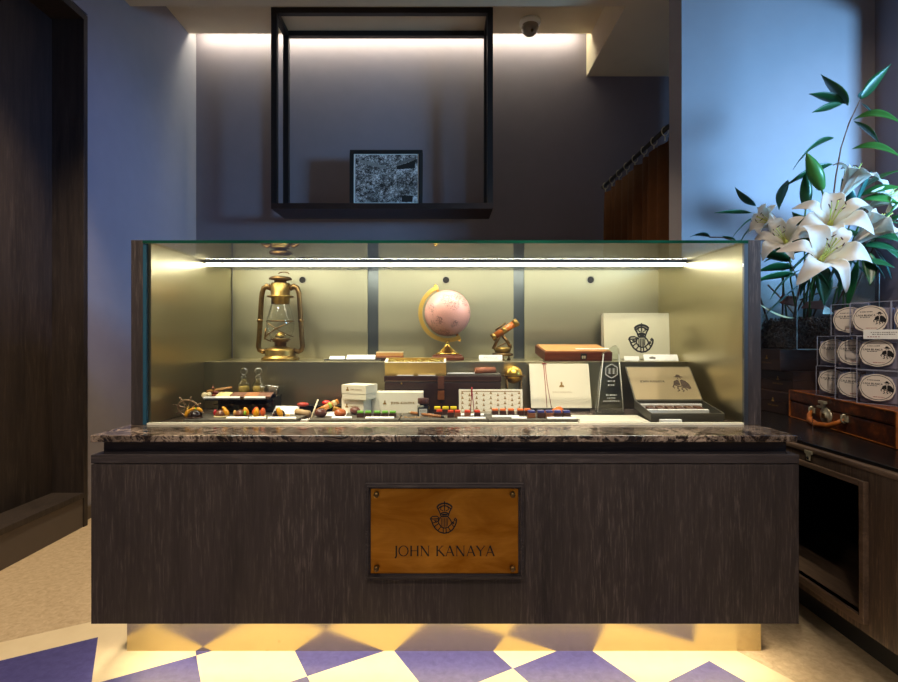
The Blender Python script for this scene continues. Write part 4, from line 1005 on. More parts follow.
sp1 = plain('ginger_bits', c3(206,168,84), .7, 0, .35, 160, bump=.8); sp2 = plain('pepper_bits', c3(112,92,72), .7, 0, .5, 220, bump=.8)
jar('glass stoppered spice bottle standing farther from the lying jar', on(244, 2.125, zr), (0,0,0), sp1, 'spice bottles on the riser')
jar('glass stoppered spice bottle standing next to the lying jar', on(258.3, 2.125, zr), (0,0,0), sp1, 'spice bottles on the riser')
jar('open glass jar of brown spice lying on its side on the riser', on(278, 2.09, zr+.0185), (0, R(-80), R(12)), sp2, 'spice bottles on the riser', False)
# cinnamon sticks and dried fruit at the riser's end
def stick(name, label, a, b, r, mat, cat, r2=None):
    a, b = Vector(a), Vector(b); o = MB().cyl((0,0,0), b-a, r, 12, r2).build(name, mat, None, a, bevel=0); return tag(o, label, cat)
stick('cinnamon_stick', 'long tan cinnamon stick lying across the end of the riser', on(207,2.10,zr+.017), on(232,2.12,zr+.03), .0062, plain('tan_cinnamon', c3(190,134,70), .6, 0, .2, 60), 'spice')
stick('cinnamon_stick', 'short red brown cinnamon piece under the long stick', on(210,2.06,zr+.0055), on(220,2.07,zr+.0055), .005, plain('red_bark', c3(150,70,40), .6), 'spice')
for i, px in enumerate((204.3, 208.8)):
    o = MB().lathe([(.0105,-.003),(.0115,0),(.0105,.003),(.0005,.0035)], 18, Matrix.Rotation(R(68),4,'X')).ball((0,-.003,0), .002, 6).build('dried_slice', plain('banana_chip', c3(232,210,160), .5), None, on(px, 2.03+.012*i, zr+.011))
    tag(o, ('pale dried fruit slice at the very corner of the riser', 'pale dried fruit slice next to the red brown cinnamon piece')[i], 'fruit')
o = MB().ball((0,0,0), .011, 14, (1.3,.9,.7)).build('dried_berry', plain('dark_dried_berry', c3(112,44,34), .5, 0, .3, 80), None, on(216, 2.085, zr+.0145)); tag(o, 'dark red dried berry resting against the cinnamon sticks', 'fruit')
tag(MB().ball((0,0,0), .006, 10).tube([(0,0,.004),(0,.001,.014)], .0012, 5).build('clove', barkm, None, on(213, 2.10, zr+.0315)), 'tiny brown clove on top of the cinnamon stick', 'spice')

# second low black stand, candied sticks and stick figures
o = MB().box(-.10,.10,0,.06,0,.03).build('low_stand', 'black_gloss', None, (X(322,2.09), 2.09, ZF), None, bevel=.001); tag(o, 'low black acrylic block behind the candied orange roll', 'stand')
a, b = on(316.5,1.985,zSl+.012), on(338,2.03,zSl+.047)
t = thing('candied_roll', 'orange brown candied roll with a green band resting on the slate', 'sweet', a)
d = b-a
MB().cyl((0,0,0), d, .0105, 16).build('roll', plain('candied_orange', c3(204,130,52), .35, 0, .2, 50), t)
MB().cyl(d*.55, d*.66, .0113, 16).build('green_band', plain('lime_band', c3(160,186,60), .5), t)
MB().cyl(d*.74, d*.88, .0113, 16).build('cream_band', plain('cream_band', c3(232,206,150), .5), t)
o = MB().ball((0,0,0), .015, 16, (1.3,.8,.7)).build('candied_cherry', plain('red_candy', c3(206,44,36), .3), None, on(326.5,2.10,ZF+.0405)); tag(o, 'bright red candied fruit behind the orange roll', 'sweet')
stick('candied_piece', 'short amber candied stick beside the orange roll', on(333.5,2.04,ZF+.025), on(340.5,2.05,ZF+.0155), .0105, plain('amber_candy', c3(226,164,56), .35, 0, .2, 60), 'sweet')
stick('cream_stick', 'thin cream wafer stick leaning upright before the slate gap', on(311.3,1.93,ZF+.006), on(318,1.975,ZF+.068), .0032, plain('wafer', c3(234,220,184), .5), 'sweet')
stick('wood_roll', 'beige bark roll lying between two slates', on(296,2.0,ZF+.02), on(309.5,1.985,ZF+.013), .012, plain('beige_bark', c3(176,146,104), .6, 0, .25, 40), 'spice')
o = MB().ball((0,0,0), .016, 14, (1.5,.9,.55)).build('dried_chilli', plain('red_chilli', c3(170,52,34), .35), None, on(303,2.03,ZF+.043)); tag(o, 'dark red dried fruit resting on the beige bark roll', 'fruit')
# crumbled sugar by the slate gap
mb = MB(); rnd = random.Random(9)
for i in range(40): mb.ball((rnd.gauss(0,.016), rnd.gauss(0,.012), .002), rnd.uniform(.0012,.003), 6)
o = mb.build('sugar_crumbs', 'white', None, on(306,1.915,ZF)); tag(o, 'scatter of white sugar crumbs between two slates', 'crumbs', None, 'stuff')
# pen and shavings
a, b = on(409,1.99,zSl+.009), on(447,1.905,zSl+.0042); d = b-a
t = thing('dip_pen', 'brown wooden dip pen lying across the slate', 'pen', a)
MB().cyl(d*.06, d*.86, .0062, 12, .0048).build('holder', plain('pen_wood', c3(176,116,66), .4, 0, .15, 60), t)
MB().cyl(d*-.0, d*.06, .005, 12, .0062).build('end_cap', 'steel_plain', t)
MB().cyl(d*.86, d*.93, .0045, 10, .0035).build('ferrule', 'black', t)
MB().cyl(d*.93, d, .003, 8, .0006).build('nib', 'steel_plain', t)
mb = MB()
for i in range(34):
    x, y = rnd.gauss(0,.022), rnd.gauss(0,.012); a_ = rnd.uniform(0,PI)
    mb.box(-.004,.004,-.0015,.0015,.0005,.002, Matrix.Translation((x,y,0)) @ Matrix.Rotation(a_,4,'Z'))
o = mb.build('nut_shavings', plain('pale_shavings', c3(196,160,116), .6, 0, .4, 90), None, on(414,1.925,zSl)); tag(o, 'scatter of pale shavings beside the brown pen', 'crumbs', None, 'stuff')
# orange pipe shaped ornament
p = on(551.5,1.985,zSl)
t = thing('amber_pipe', 'glossy amber pipe with round bowl lying behind the indigo topped chocolates', 'pipe', p)
am = plain('glossy_amber', c3(226,112,32), .18, 0, .12, 40)
MB().tube([(-.030,0,.0085),(-.016,0,.0085),(.0,0,.011),(.012,0,.015),(.022,0,.017),(.032,0,.0165),(.041,0,.014),(.045,0,.013)], [.0085,.0075,.0075,.0105,.0155,.0165,.0125,.004], 18).build('bowl', am, t)
MB().tube([(-.046,0,.0105),(-.040,0,.0105),(-.034,0,.0095),(-.029,0,.0086)], [.005,.0105,.0105,.0082], 16).build('mouthpiece', plain('olive_amber', c3(150,116,40), .25), t)
# ================================================================== on the side cabinet
# --- old suitcase lying flat
A0 = Vector((1.507, 1.7195, zct+.0003)); A1 = Vector((1.631, 2.431, zct+.0003))
dv = (A1-A0); Ls = dv.length; rz = math.atan2(dv.y, dv.x)-PI/2        # local y runs along the front edge
t = thing('suitcase', 'worn tan leather suitcase lying flat on the side cabinet', 'suitcase', A0, (0,0,rz))
sw, sh = .42, .127
MB().box(0, sw, 0, Ls, 0, sh*.60-.0006).build('lower_shell', 'suitcase', t, bevel=.008)
MB().box(-.003, sw+.003, -.003, Ls+.003, sh*.60, sh).build('lid', 'suitcase', t, bevel=.010, seg=3)
for z0, z1, q in ((sh-.006, sh+.0008, .004), (.0004, .006, .001)):
    MB().box(-q-.0004, .006-q, .006, Ls-.006, z0, z1).build('edge_binding', 'suit_edge', t, bevel=.002)
for y in (.0, Ls):
    MB().box(-.0038, .004, y-.0045, y+.0045, .002, sh-.001).build('corner_binding', 'suit_edge', t, bevel=.002)
mb = MB()
for i in range(2):
    pass
hy = Ls*.56
hp = [(-.006, hy-.115, .055), (-.020, hy-.105, .040), (-.034, hy-.07, .022), (-.040, hy, .014), (-.034, hy+.07, .022), (-.020, hy+.105, .040), (-.006, hy+.115, .055)]
hd = MB().tube(hp, [.006,.009,.0115,.0125,.0115,.009,.006], 12).build('handle', 'suit_edge', t)
for y in (hy-.118, hy+.118):
    l = MB().tube([(-.004+.0-.010*math.cos(a), y, .058+.016*math.sin(a)) for a in [2*PI*j/16 for j in range(16)]], .0032, 8, True).box(-.006, -.0006, y-.022, y+.022, .048, .070)
    l.build('handle_mount', 'steel_plain', t)
lk = MB().lathe([(.034,0),(.034,.004),(.030,.006),(.012,.006),(.012,.010),(.001,.011)], 28, Matrix.Translation((-.0008, hy+.01, .050)) @ Matrix.Rotation(-PI/2, 4, 'Y') @ Matrix.Diagonal((1,1.25,1,1))).build('lock_plate', 'steel_plain', t)
MB().box(-.0145,-.0122, hy+.000, hy+.020, .041, .059).build('lock_key_cover', 'brass_dull', lk)
MB().box(-.016,-.0032, hy-.002, hy+.045, .098, .110).box(-.013,-.0032, hy+.010, hy+.032, .086, .098).box(-.012,-.0032, hy+.014, hy+.064, .078, .087).build('latch', 'steel_plain', t, bevel=.002)

# --- luggage tag hanging on a cord at the cabinet face
tg0 = at(814, 454, 1.80); tg0.x = QX-.0085
t = thing('hanging_hasp', 'small nickel hasp plate hanging on a cord before the cabinet edge', 'hasp', tg0, (0,0,-PI/2))
MB().prism([(-.018,.012),(.018,.012),(.018,.002),(.010,-.002),(.008,-.022),(-.008,-.022),(-.010,-.002),(-.018,.002)], -.003, .001).build('plate', 'steel_plain', t, bevel=.001)
MB().cyl((0,-.005,-.013),(0,-.0034,-.013),.005,12).build('keyhole', 'black', t)
hl = Matrix.Rotation(PI/2, 4, 'Z')
iv = Matrix.Rotation(PI/2,4,'Z')
MB().tube([(0,-.001,.012), iv @ (at(813,436,1.98)-tg0), iv @ (at(812.5,416,2.14)-tg0)], .0014, 6).build('cord', 'leather_dark', t)

# --- clear boxes with oval labels on the suitcase
zt_ = A0.z+sh+.001
fd = Vector((.457,-.890,0)).normalized(); inn = Vector((-fd.y, fd.x, 0))
yaw = math.atan2(fd.y, fd.x)
W_, H_, D_ = .125, .1235, .047
lab_paper = M['cream_dim']
proto_box = None
def clear_box(label, c):
    global proto_box
    g = 'clear boxes with oval labels'
    if proto_box is None:
        t = thing('gift_pack', label, 'box', c, (0,0,yaw), g)
        MB().box(0, W_, 0, D_, 0, H_).build('clear_case', 'acrylic', t, bevel=.0015)
        eb = MB()
        for x in (0, W_):
            eb.box(x-.0011, x+.0011, -.0008, .0014, 0, H_)
        eb.box(0, W_, -.0008, .0014, H_-.0018, H_+.0004).box(0, W_, -.0008, .0014, -.0004, .0016)
        eb.build('case_edges', plain('pale_acrylic_edge', c3(150,150,164), .2), t)
        MB().box(.004, W_-.004, .012, D_-.004, .004, H_-.022).build('inner_pack', plain('lavender_tissue', c3(146,138,150), .6, var=.06), t, bevel=.004)
        cx_, cz_ = W_/2, H_/2
        mb = MB()
        P = []
        for i in range(48):
            a = 2*PI*i/48; r = 1+.05*(1 if (i % 12 in (5,6,7)) else 0)
            P.append((cx_+.055*r*math.cos(a), cz_+.049*r*math.sin(a)))
        mb.poly(P, None, -.0006)
        lb = mb.build('oval_label', lab_paper, t, recalc=False)
        mb = MB(); mb.ribbon([(cx_+.050*math.cos(2*PI*i/40), cz_+.044*math.sin(2*PI*i/40)) for i in range(40)], .0018, None, True, -.001)
        letters(mb, 'CASA BLANCA', cx_-.013, cz_+.013, .060, 0, None, -.001, .1, 2.4)
        dashes(mb, cx_-.010, cz_+.026, .040, .0035, 9, None, -.001, 0, 1); dashes(mb, cx_-.014, cz_+.006, .032, .003, 7, None, -.001, 0, 2)
        sitter(mb, cx_+.030, cz_+.002, .046, None, -.0011)
        mb.build('label_print', 'black', lb, recalc=False)
        mb = MB(); dashes(mb, cx_+.006, cz_-.034, .036, .0025, 9, None, -.001, 0, 5); mb.build('red_print', 'red_cord', lb, recalc=False)
        proto_box = t; return t
    return dup(proto_box, c, None, label)
def foot(px, Y, z):
    return Vector((X(px,Y), Y, z))
stp = H_+.0012
base = [Vector((1.549,1.938,0)), Vector((1.551,2.047,0)), Vector((1.577,2.187,0))]
nm = ['nearest', 'middle', 'rearmost']
for r, rn in enumerate(('on the suitcase lid', 'in the second layer')):
    for i, b_ in enumerate(base):
        q = b_.copy()
        if r == 1: q = q + (Vector((.0,-.006,0)) if i == 2 else Vector((0,0,0)))
        q += inn*.002
        clear_box('%s clear box with oval label %s' % (nm[i], rn), Vector((q.x, q.y, zt_+r*stp)))
b0 = base[0]
clear_box('clear top layer box with oval label behind the white price card', b0+inn*.002+fd*(-.022)+Vector((0,0,zt_+2*stp)))
clear_box('clear top layer box with oval label at the outer end of the row', b0+inn*.002+fd*(.1055)+Vector((0,0,zt_+2*stp)))
clear_box('clear top layer box with oval label nearest the planter', base[1]+inn*.0045+fd*(-.016)+Vector((0,0,zt_+2*stp)))
c = b0+fd*.07-inn*.006+Vector((0,0,zt_+2*stp-.012))
t = thing('price_card', 'white price card clipped on the edge of the clear label boxes', 'card', c, (0,0,yaw))
MB().box(-.045,.075,-.003,-.0012,.0,.034).build('card', 'white', t)
mb = MB(); dashes(mb, .018, .024, .08, .003, 12, None, -.0034, 0, 1); dashes(mb, .018, .017, .07, .003, 10, None, -.0034, 0, 2); mb.build('print', plain('card_print', c3(110,100,90), .6), t, recalc=False)
mb = MB(); dashes(mb, -.012, .008, .04, .003, 5, None, -.0034, 0, 3); mb.build('red_print', 'red_cord', t, recalc=False)

# --- dark gift boxes under the planter
darkb = plain('chocolate_brown_board', c3(48,32,26), .45, 0, .05, 20)
z = zct+.0003; bh_ = .1035
def dark_box(label, cx_, cy_, z, w, d, rz):
    t = thing('dark_gift_box', label, 'gift box', (cx_, cy_, z), (0,0,R(rz)), 'dark gift boxes under the planter')
    MB().box(0, w, 0, d, 0, bh_*.55).build('box_base', darkb, t, bevel=.0015)
    MB().box(-.001, w+.001, -.001, d+.001, bh_*.55+.0003, bh_-.0005).build('lid', darkb, t, bevel=.0015)
    for s_ in (0,):
        m_ = Matrix.Translation((-.0016, d*.32, 0)) @ Matrix.Rotation(-PI/2, 4, 'Z')
        mb = MB(); emblem(mb, 0, .064, .02, m_); letters(mb, 'JOHN KANAYA', 0, .036, .075, 0, m_, 0, .1, 1.3)
        mb.build('lettering', 'gold_ink', t, recalc=False)
dark_box('bottom dark brown gift box of the stack under the planter', X(789,2.47), 2.47, z, .36, .34, 3)
dark_box('middle dark brown gift box of the stack under the planter', X(793,2.50), 2.50, z+bh_, .36, .33, 2)
dark_box('topmost dark brown gift box of the stack under the planter', X(780,2.55), 2.55, z+2*bh_, .40, .31, 1)

# --- glass planter with bark
zp = z+3*bh_+.0006
px0, py0, pw_, pd_, ph_ = X(797,2.53), 2.53, .40, .335, .372
t = thing('glass_planter', 'square clear glass planter filled with dark bark chips', 'planter', (px0, py0, zp))
g = .007
for nm_, a in (('front_pane', (0,pw_,0,g)), ('rear_pane', (0,pw_,pd_-g,pd_)), ('side_pane', (0,g,g+.0003,pd_-g-.0003)), ('side_pane', (pw_-g,pw_,g+.0003,pd_-g-.0003))):
    MB().box(a[0], a[1], a[2], a[3], 0, ph_).build(nm_, 'planter_glass', t)
edge_m = plain('bright_pane_edge', c3(150,172,178), .15)
for x in (0, pw_): MB().box(x-.0014, x+.0014, -.0016, .0012, 0, ph_).build('pane_edge', edge_m, t)
MB().box(0, pw_, -.0016, .0008, -.0004, .004).build('base_edge', edge_m, t)
MB().box(g+.022, pw_-g-.022, g+.022, pd_-g-.02, .001, .13).build('soil', plain('dark_soil', c3(34,24,20), .9, 0, .4, 120, bump=1), t)
mb = MB(); rnd = random.Random(11)
def chip(mb, x, y, z, s):
    m = Matrix.Translation((x,y,z)) @ Euler((rnd.uniform(0,6),rnd.uniform(0,6),rnd.uniform(0,6))).to_matrix().to_4x4() @ Matrix.Diagonal((s*rnd.uniform(.7,1.4), s*rnd.uniform(.5,1), s*rnd.uniform(.35,.7), 1))
    mb.add([(1,0,0),(-1,0,0),(0,1,0),(0,-1,0),(0,0,1),(0,0,-1)], [(0,2,4),(2,1,4),(1,3,4),(3,0,4),(2,0,5),(1,2,5),(3,1,5),(0,3,5)], m)
for i in range(1500):
    f_ = rnd.random()
    if i < 800: x, y, zz = rnd.uniform(.02,pw_-.02), g+rnd.uniform(.013,.018), rnd.uniform(.010,.15)
    elif i < 1200: x, y, zz = g+rnd.uniform(.013,.018), rnd.uniform(.02,pd_-.03), rnd.uniform(.010,.15)
    else: x, y, zz = rnd.uniform(.03,pw_-.03), rnd.uniform(.03,pd_-.03), .13+rnd.uniform(0,.03)
    chip(mb, x, y, zz, .0095)
so = mb.build('bark_chips', plain('bark_chips', c3(58,38,30), .75, 0, .45, 30), t, recalc=False); so['kind'] = 'stuff'

# ================================================================== lilies and foliage
def add_tl(nt, col, f):
    pb = [n for n in nt.t.nodes if n.type == 'BSDF_PRINCIPLED'][0]
    tl = nt.n('ShaderNodeBsdfTranslucent'); tl.inputs[0].default_value = col
    mx = nt.n('ShaderNodeMixShader'); mx.inputs[0].default_value = f
    nt.l(pb.outputs[0], mx.inputs[1]); nt.l(tl.outputs[0], mx.inputs[2]); nt.l(mx.outputs[0], nt.out.inputs[0])
petal_m = NT('lily_petal'); v_ = petal_m.coord((1,1,1)); n_ = petal_m.noise(v_, 40, 3)
petal_m.bsdf(petal_m.mix(n_, c3(228,220,212), c3(244,238,228)), .5, 0, petal_m.bump(n_, .1, .001), .3, Subsurface_Weight=.1, Subsurface_Radius=(.02,.02,.015))
add_tl(petal_m, (.86,.84,.76,1), .38)
petal_m = petal_m.m
throat_m = plain('lily_throat', c3(206,214,110), .5)
anther_m = plain('dark_anther', c3(70,36,26), .7)
stem_m = plain('green_stem', c3(70,110,52), .5, 0, .15, 40)
twig_m = plain('brown_twig', c3(112,84,66), .6, 0, .2, 50)
def mk_leaf(nm_, a, b, c):
    tt = NT(nm_); v = tt.coord((1,1,1)); n = tt.noise(v, 22, 4, .6)
    tt.bsdf(tt.mix(n, a, b), .34, 0, tt.bump(n, .15, .002), .55); add_tl(tt, (*[x*1.3 for x in b[:3]], 1), .18); return tt.m
leaf_ms = [mk_leaf('deep_green_leaf', c3(18,62,38), c3(40,104,56), 0), mk_leaf('fresh_green_leaf', c3(40,110,50), c3(84,150,70), 0), mk_leaf('teal_leaf', c3(20,70,66), c3(52,112,104), 0)]
def frame(d, up=Vector((0,0,1))):
    d = d.normalized(); s = d.cross(up)
    if s.length < 1e-3: s = d.cross(Vector((0,1,0)))
    s.normalize(); u = s.cross(d); return d, s, u
def leaf_mesh(base, tip, w, bend, roll=0, fold=.25, n=12):
    d, s, u = frame(tip-base); L_ = (tip-base).length
    rm = Matrix.Rotation(roll, 3, d); s = rm @ s; u2 = rm @ u
    mb = MB(); vv = []; ff = []
    for i in range(n+1):
        q = i/n; c = base+(tip-base)*q+bend*(4*q*(1-q))
        ww = w*.5*max(.03, math.sin(PI*min(1, q**.8))**1.05) if i < n else w*.015
        for k_ in (-1,-.5,0,.5,1): vv.append(c+s*ww*k_+u2*ww*fold*abs(k_))
    for i in range(n):
        for k_ in range(4): ff.append((i*5+k_, i*5+k_+1, i*5+k_+6, i*5+k_+5))
    return mb.add(vv, ff, None, True)
def lily(label, c, d, size, open_=1.0, stem_to=None, spin=0, npet=6, skip=()):
    """c is the throat, d the way the flower looks"""
    d, s, u = frame(Vector(d)); m = Matrix((s, u, d)).transposed()
    t = thing('lily', label, 'flower', c, (0,0,0), 'white lilies in the glass planter')
    for i in range(npet):
        if i in skip: continue
        a = spin+2*PI*i/npet; n = 14; vv = []; ff = []; inner = i % 2
        wmax = size*(.53 if inner else .38)
        for j in range(n+1):
            q = j/n
            rr = size*(.05+.97*(q**1.5)*(.35+.65*open_))
            zz = size*(-.62*(1-q)**1.25+.20*math.sin(q*PI*.9)+(.55*(1-open_)*q)-(.62*open_*max(0,q-.62)**1.25*2.2))
            ww = wmax*(.18+.82*math.sin(PI*min(1,(q*.93+.05))**.95)) if j < n else wmax*.03
            wav = .035*size*math.sin(q*10+i*1.7)
            for k_ in (-1,-.5,0,.5,1):
                x = rr; y = ww*k_*.5
                z_ = zz+abs(k_)**1.6*ww*.20+wav*k_*abs(k_)
                p_ = Vector((x*math.cos(a)-y*math.sin(a), x*math.sin(a)+y*math.cos(a), z_)); vv.append(m @ p_)
        for j in range(n):
            for k_ in range(4): ff.append((j*5+k_, j*5+k_+1, j*5+k_+6, j*5+k_+5))
        MB().add(vv, ff, None, True).build('petal', petal_m, t, recalc=False, solid=.0016, sub=1)
    MB().lathe([(.04*size,-.6*size),(.07*size,-.42*size),(.06*size,-.3*size),(.001,-.24*size)], 14, m.to_4x4()).build('throat', throat_m, t)
    for i in range(6):
        a = spin+.3+2*PI*i/6
        pts = [Vector((.03*size*math.cos(a), .03*size*math.sin(a), -.35*size)), Vector((.10*size*math.cos(a), .10*size*math.sin(a), .12*size)), Vector((.17*size*math.cos(a), .17*size*math.sin(a), .34*size))]
        st = MB().tube([m @ p_ for p_ in pts], .010*size, 6).build('stamen', throat_m, t)
        e = m @ pts[2]; tv = m @ Vector((-math.sin(a)*.6+.5*math.cos(i*2.3), math.cos(a)*.6+.5*math.sin(i*1.7), .5*math.sin(i*2.9)))
        MB().tube([e-tv*.055*size, e, e+tv*.055*size], [.010*size,.017*size,.010*size], 6).build('anther', anther_m, st)
    MB().tube([m @ Vector((0,0,-.4*size)), m @ Vector((.01*size,0,.2*size)), m @ Vector((.02*size,.01*size,.44*size))], .014*size, 8).ball(m @ Vector((.02*size,.01*size,.45*size)), .024*size, 10).build('pistil', throat_m, t)
    if stem_to is not None:
        b = m @ Vector((0,0,-.6*size)); e = Vector(stem_to)-Vector(c); mid = (b+e)*.5+Vector((0,.02,.03))
        q_ = [b, b+(m @ Vector((0,0,-.15*size)))]
        MB().tube([b, b+(m @ Vector((0,0,-.18*size))), mid, e], .0042, 8).build('stem', stem_m, t)
    return t
soil = lambda fx, fy: Vector((px0+fx*pw_, py0+fy*pd_, zp+.13))
lily('lowest big white lily, hanging over the front of the planter', at(829, 250, 2.16), (-.22,-.86,.40), .175, 1.0, soil(.35,.35), R(12))
lily('big white lily facing the viewer in the middle of the bouquet', at(834, 214, 2.28), (-.34,-.80,.50), .172, .95, soil(.45,.5), R(33))
lily('white lily turned towards the wall beside the case post', at(782, 236, 2.38), (-.66,-.55,.36), .14, .85, soil(.25,.4), R(5))
lily('half open white lily farthest over the glass case', at(767, 221, 2.46), (-.95,-.15,.32), .125, .45, soil(.22,.6), R(20))
lily('upright white lily at the top of the bouquet', at(853, 178, 2.44), (.30,-.42,.86), .15, .46, soil(.5,.7), R(0))
lily('white lily opening upward beyond the topmost clear boxes', at(876, 226, 2.36), (.62,-.40,.62), .165, .62, soil(.8,.4), R(25))
lily('white lily partly hidden by green leaves at the picture edge', at(889, 196, 2.50), (.45,-.72,.35), .13, .85, soil(.8,.7), R(10))
# buds
for lab, a, b, w, Y in (('large bright green lily bud standing above the open lilies', (821,187), (808,156), 17, 2.34), ('darker green lily bud just below the large bright bud', (806,206), (806,174), 13, 2.42)):
    p_, q_ = at(*a, Y), at(*b, Y-.02)
    t = thing('lily_bud', lab, 'flower bud', p_, (0,0,0))
    d = q_-p_; L_ = d.length; r = w/F*Y/2
    mm = d.to_track_quat('Z','Y').to_matrix().to_4x4()
    MB().lathe([(r*.4,-L_*.12),(r*.7,L_*.08),(r*1.05,L_*.35),(r*.95,L_*.6),(r*.6,L_*.85),(r*.22,L_*1.04),(r*.02,L_*1.1)], 6, mm).build('bud', leaf_ms[1] if Y < 2.4 else leaf_ms[0], t, sub=2)
    e = soil(.4,.55)-p_
    MB().tube([Vector((0,0,0)), -d*.4+Vector((0,.01,0)), e*.5+Vector((0,0,.02)), e], .004, 8).build('stem', stem_m, t)
# foliage branches: each a stem with its leaves
def branch(label, stem, leaves, mat=0, r=.0042):
    b0 = stem[-1]
    t = thing('leafy_branch', label, 'branch', b0, (0,0,0), 'leafy branches in the planter')
    MB().tube([p_-b0 for p_ in stem], [r*.55+r*.6*i/(len(stem)-1) for i in range(len(stem))], 8).build('stem', twig_m, t)
    for i, lf in enumerate(leaves):
        (a, Ya_), (b, Yb_), w, bend = lf[:4]; ml = lf[4] if len(lf) > 4 else mat; roll = lf[5] if len(lf) > 5 else .5
        p_, q_ = at(*a, Ya_)-b0, at(*b, Yb_)-b0
        leaf_mesh(p_, q_, w/F*Ya_, Vector(bend), roll).build('leaf', leaf_ms[ml], t, recalc=False, solid=.0012)
    return t
Z0 = Vector((0,0,0))
branch('tall upright twig with long narrow leaves rising above the lilies', [at(860,100,2.36), at(849,123,2.37), at(841,148,2.38), at(836,176,2.40), at(833,200,2.42), at(829,240,2.48), soil(.45,.6)], [
 (((848,105.5),2.36),((821,74.5),2.30),15,(0,0,.0),0,-.3),
 (((845,103.5),2.36),((809,94),2.34),10,(0,0,.008),0,.5),
 (((842,104),2.36),((812,112.5),2.32),8,(0,0,.004),0,.9),
 (((860,99),2.36),((891,64),2.34),15,(.0,0,-.006),0,-.9),
 (((859,98),2.36),((863,90),2.34),7,Z0,2),
 (((861,103),2.36),((873,114),2.33),8,Z0,2,.2),
 (((853,120),2.37),((902,124),2.25),11,(.0,0,.035),1,.9),
 (((854,121.5),2.37),((879,143),2.34),14,(.006,0,.0),0,.1),
 (((852,149),2.38),((902,158),2.26),10,(.0,0,.03),1,.9),
 (((834,138),2.38),((793,170),2.34),14,(-.01,0,.022),0,.5),
 (((833,164),2.40),((784,187),2.40),11,(0,0,.012),0,.7)])
branch('low twig with drooping leaves hanging over the glass case end', [at(757,207,2.58), at(768,222,2.58), at(784,246,2.6), soil(.15,.6)], [
 (((756,206),2.58),((735,187),2.55),8,(-.006,0,-.012),2,.3),
 (((752,213),2.58),((714,213),2.55),5,(0,0,.006),0,.8),
 (((757,217),2.58),((731,240),2.56),8,(-.004,0,.014),0,.4),
 (((761,219),2.58),((738,247),2.56),8,(-.004,0,.012),0,.4),
 (((788,180),2.50),((779,210),2.46),12,(-.006,0,.0),2,.2)])
branch('dark twig creeping along the case top beside its end post', [at(709,237,2.66), at(724,237.5,2.66), at(742,243,2.64), soil(.08,.8)], [
 (((710,237),2.66),((690,237),2.64),9,(0,0,.010),2,.2), (((736,241),2.66),((722,236),2.64),5,Z0,0,.3)])
rnd = random.Random(21)
branch('dense dark foliage branch low on the planter side by the post', [at(790,262,2.48), at(800,285,2.50), soil(.2,.45)], [
 (((792,262),2.5),((757,254),2.52),13,(0,0,.01),0,.6), (((795,268),2.5),((756,272),2.5),12,(0,0,.012),0,.7), (((797,275),2.5),((752,283),2.46),10,(0,0,.014),0,.8),
 (((800,270),2.5),((770,300),2.47),11,(-.008,0,.01),0,.4), (((800,284),2.5),((762,318),2.48),9,(-.01,0,-.01),2,.3), (((803,262),2.46),((830,290),2.46),14,(.006,0,.0),0,.3), (((806,268),2.47),((812,302),2.46),13,(.0,0,.0),0,.2), (((788,262),2.52),((771,238),2.53),10,(-.006,0,0),0,.2)])
branch('dark foliage branch under the lilies on the far planter corner', [at(862,250,2.44), at(856,268,2.46), soil(.6,.4)], [
 (((858,250),2.42),((838,300),2.42),15,(-.01,0,.0),0,.2), (((862,256),2.42),((885,278),2.38),11,(.006,0,.008),2,.3), (((860,246),2.44),((900,252),2.38),11,(0,0,.012),0,.8), (((862,240),2.44),((902,238),2.36),10,(0,0,.016),0,.9), (((858,260),2.42),((846,312),2.40),11,(.004,0,0),0,.2), (((864,262),2.42),((895,268),2.36),9,(0,0,.010),0,.8), (((852,246),2.44),((828,282),2.44),14,(0,0,.0),0,.3), (((866,250),2.44),((870,286),2.40),12,(.01,0,0),0,.2)])
branch('leafy branch filling the bouquet behind the upright lily', [at(862,192,2.52), at(852,214,2.54), at(846,240,2.55), soil(.6,.75)], [
 (((862,190),2.5),((903,170),2.42),17,(0,0,.012),1,.4), (((860,196),2.5),((904,188),2.42),14,(0,0,.014),1,.7), (((862,200),2.5),((902,206),2.42),12,(0,0,.02),1,.9), (((852,210),2.5),((842,178),2.46),12,(0,0,.0),2,.2), (((856,205),2.5),((872,170),2.44),12,(.004,0,.0),2,.2), (((848,214),2.5),((872,206),2.44),13,(0,0,.008),0,.5), (((846,228),2.5),((868,250),2.44),13,(0,0,.004),0,.3), (((850,220),2.52),((900,224),2.48),13,(0,0,.016),0,.8), (((846,210),2.52),((826,196),2.50),10,(0,0,.004),0,.4)])
# twigs and paper bits inside the planter
for lab, a, b in (('dark curved twig crossing inside the planter near the post', (768,285), (800,322)), ('second dark twig crossing inside the planter', (800,300), (860,282))):
    p_, q_ = at(*a, 2.66), at(*b, 2.66)
    tw_ = MB().tube([Vector((0,0,0)), (q_-p_)*.5+Vector((0,0,.012)), q_-p_], .004, 7).build('twig', twig_m, None, p_); tag(tw_, lab, 'twig')

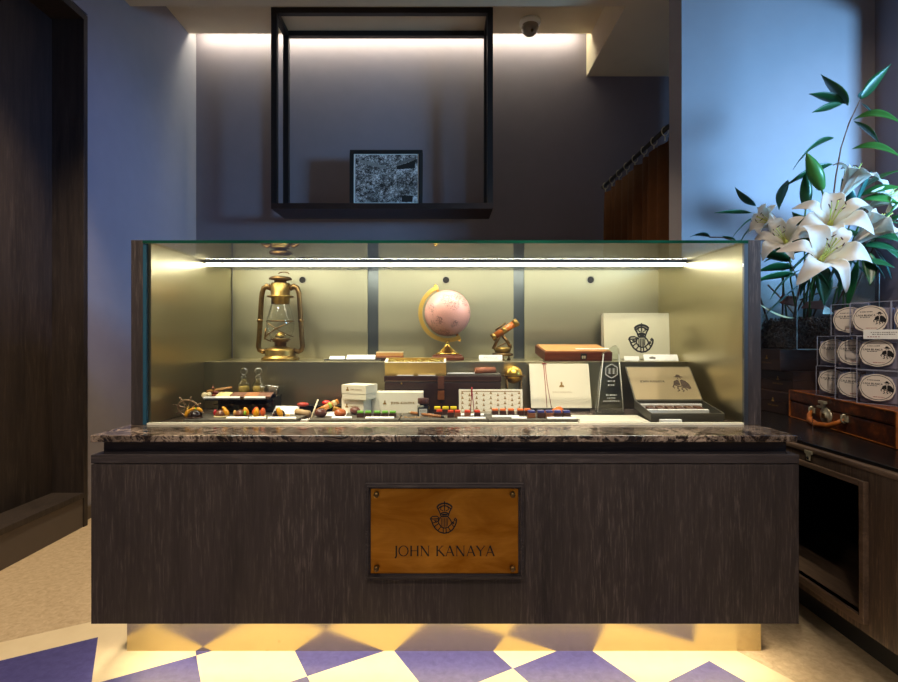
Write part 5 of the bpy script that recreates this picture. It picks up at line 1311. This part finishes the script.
for lab, c, rz_, dims in (('reddish brown husk wedge lying on the bark inside the planter', at(790, 305, 2.64), .5, (.07,.05,.035)), ('smaller reddish brown husk wedge beside the other on the bark', at(812, 309, 2.62), -.6, (.05,.04,.03))):
    a_, b_, c_ = dims
    o = MB().add([(-a_,0,0),(a_,0,0),(a_*.7,b_,0),(-a_*.6,b_*.8,0),(-a_*.5,0,c_*1.2),(a_*.8,.01,c_*1.5),(a_*.5,b_,c_),(-a_*.3,b_*.8,c_*1.4)], [(0,1,2,3),(4,5,6,7),(0,1,5,4),(1,2,6,5),(2,3,7,6),(3,0,4,7)]).build('dried_husk', plain('red_brown_husk', c3(120,62,48), .6, 0, .2, 30), None, c, (.2,.1,rz_), bevel=.004)
    tag(o, lab, 'husk')
o = MB().add([(-.03,0,0),(.03,0,0),(.0,.02,.045),(.035,.03,.03)], [(0,1,3,2)]).build('paper_scrap', 'white', None, at(828, 314, 2.60), (0,0,.1), solid=.001); tag(o, 'white paper scrap sticking out of the planter bark', 'paper')
p_ = at(758, 303, 2.50)
o = leaf_mesh(Vector((0,0,0)), at(795,318,2.50)-p_, .024, Vector((0,0,-.02)), .6).build('pale_leaf', plain('pale_yellow_leaf', c3(176,186,140), .4), None, p_, recalc=False, solid=.001); tag(o, 'pale narrow leaf curving down outside the planter glass', 'leaf')

branch('mass of dark leaves on a short stem deep behind the two biggest lilies', [at(818,236,2.58), at(822,262,2.58), soil(.4,.85)], [
 (((818,240),2.56),((776,250),2.54),15,(0,0,.02),0,.6), (((818,246),2.56),((782,284),2.54),16,(0,0,.01),0,.4), (((820,250),2.56),((800,296),2.52),15,(-.006,0,0),0,.2), (((822,250),2.56),((846,298),2.54),16,(.006,0,0),0,.2),
 (((820,240),2.56),((862,262),2.54),15,(0,0,.014),0,.6), (((820,236),2.56),((866,236),2.52),14,(0,0,.016),0,.8), (((816,236),2.56),((792,212),2.54),13,(-.006,0,.004),0,.4), (((822,262),2.56),((824,306),2.54),15,(.004,0,0),0,.1), (((816,248),2.56),((764,262),2.54),13,(0,0,.02),0,.8), (((822,244),2.56),((872,280),2.50),14,(0,0,.014),2,.5)])
branch('fan of broad green leaves at the outer side of the bouquet', [at(880,226,2.46), at(872,250,2.48), soil(.85,.5)], [
 (((880,226),2.46),((904,196),2.40),14,(.004,0,.004),1,.3), (((880,230),2.46),((906,214),2.40),13,(0,0,.010),0,.6), (((878,236),2.46),((906,244),2.40),14,(0,0,.014),0,.8), (((876,242),2.46),((902,262),2.40),13,(0,0,.010),0,.5), (((874,248),2.46),((892,280),2.42),13,(.004,0,0),2,.2), (((876,238),2.46),((850,262),2.44),13,(-.004,0,.004),0,.3)])
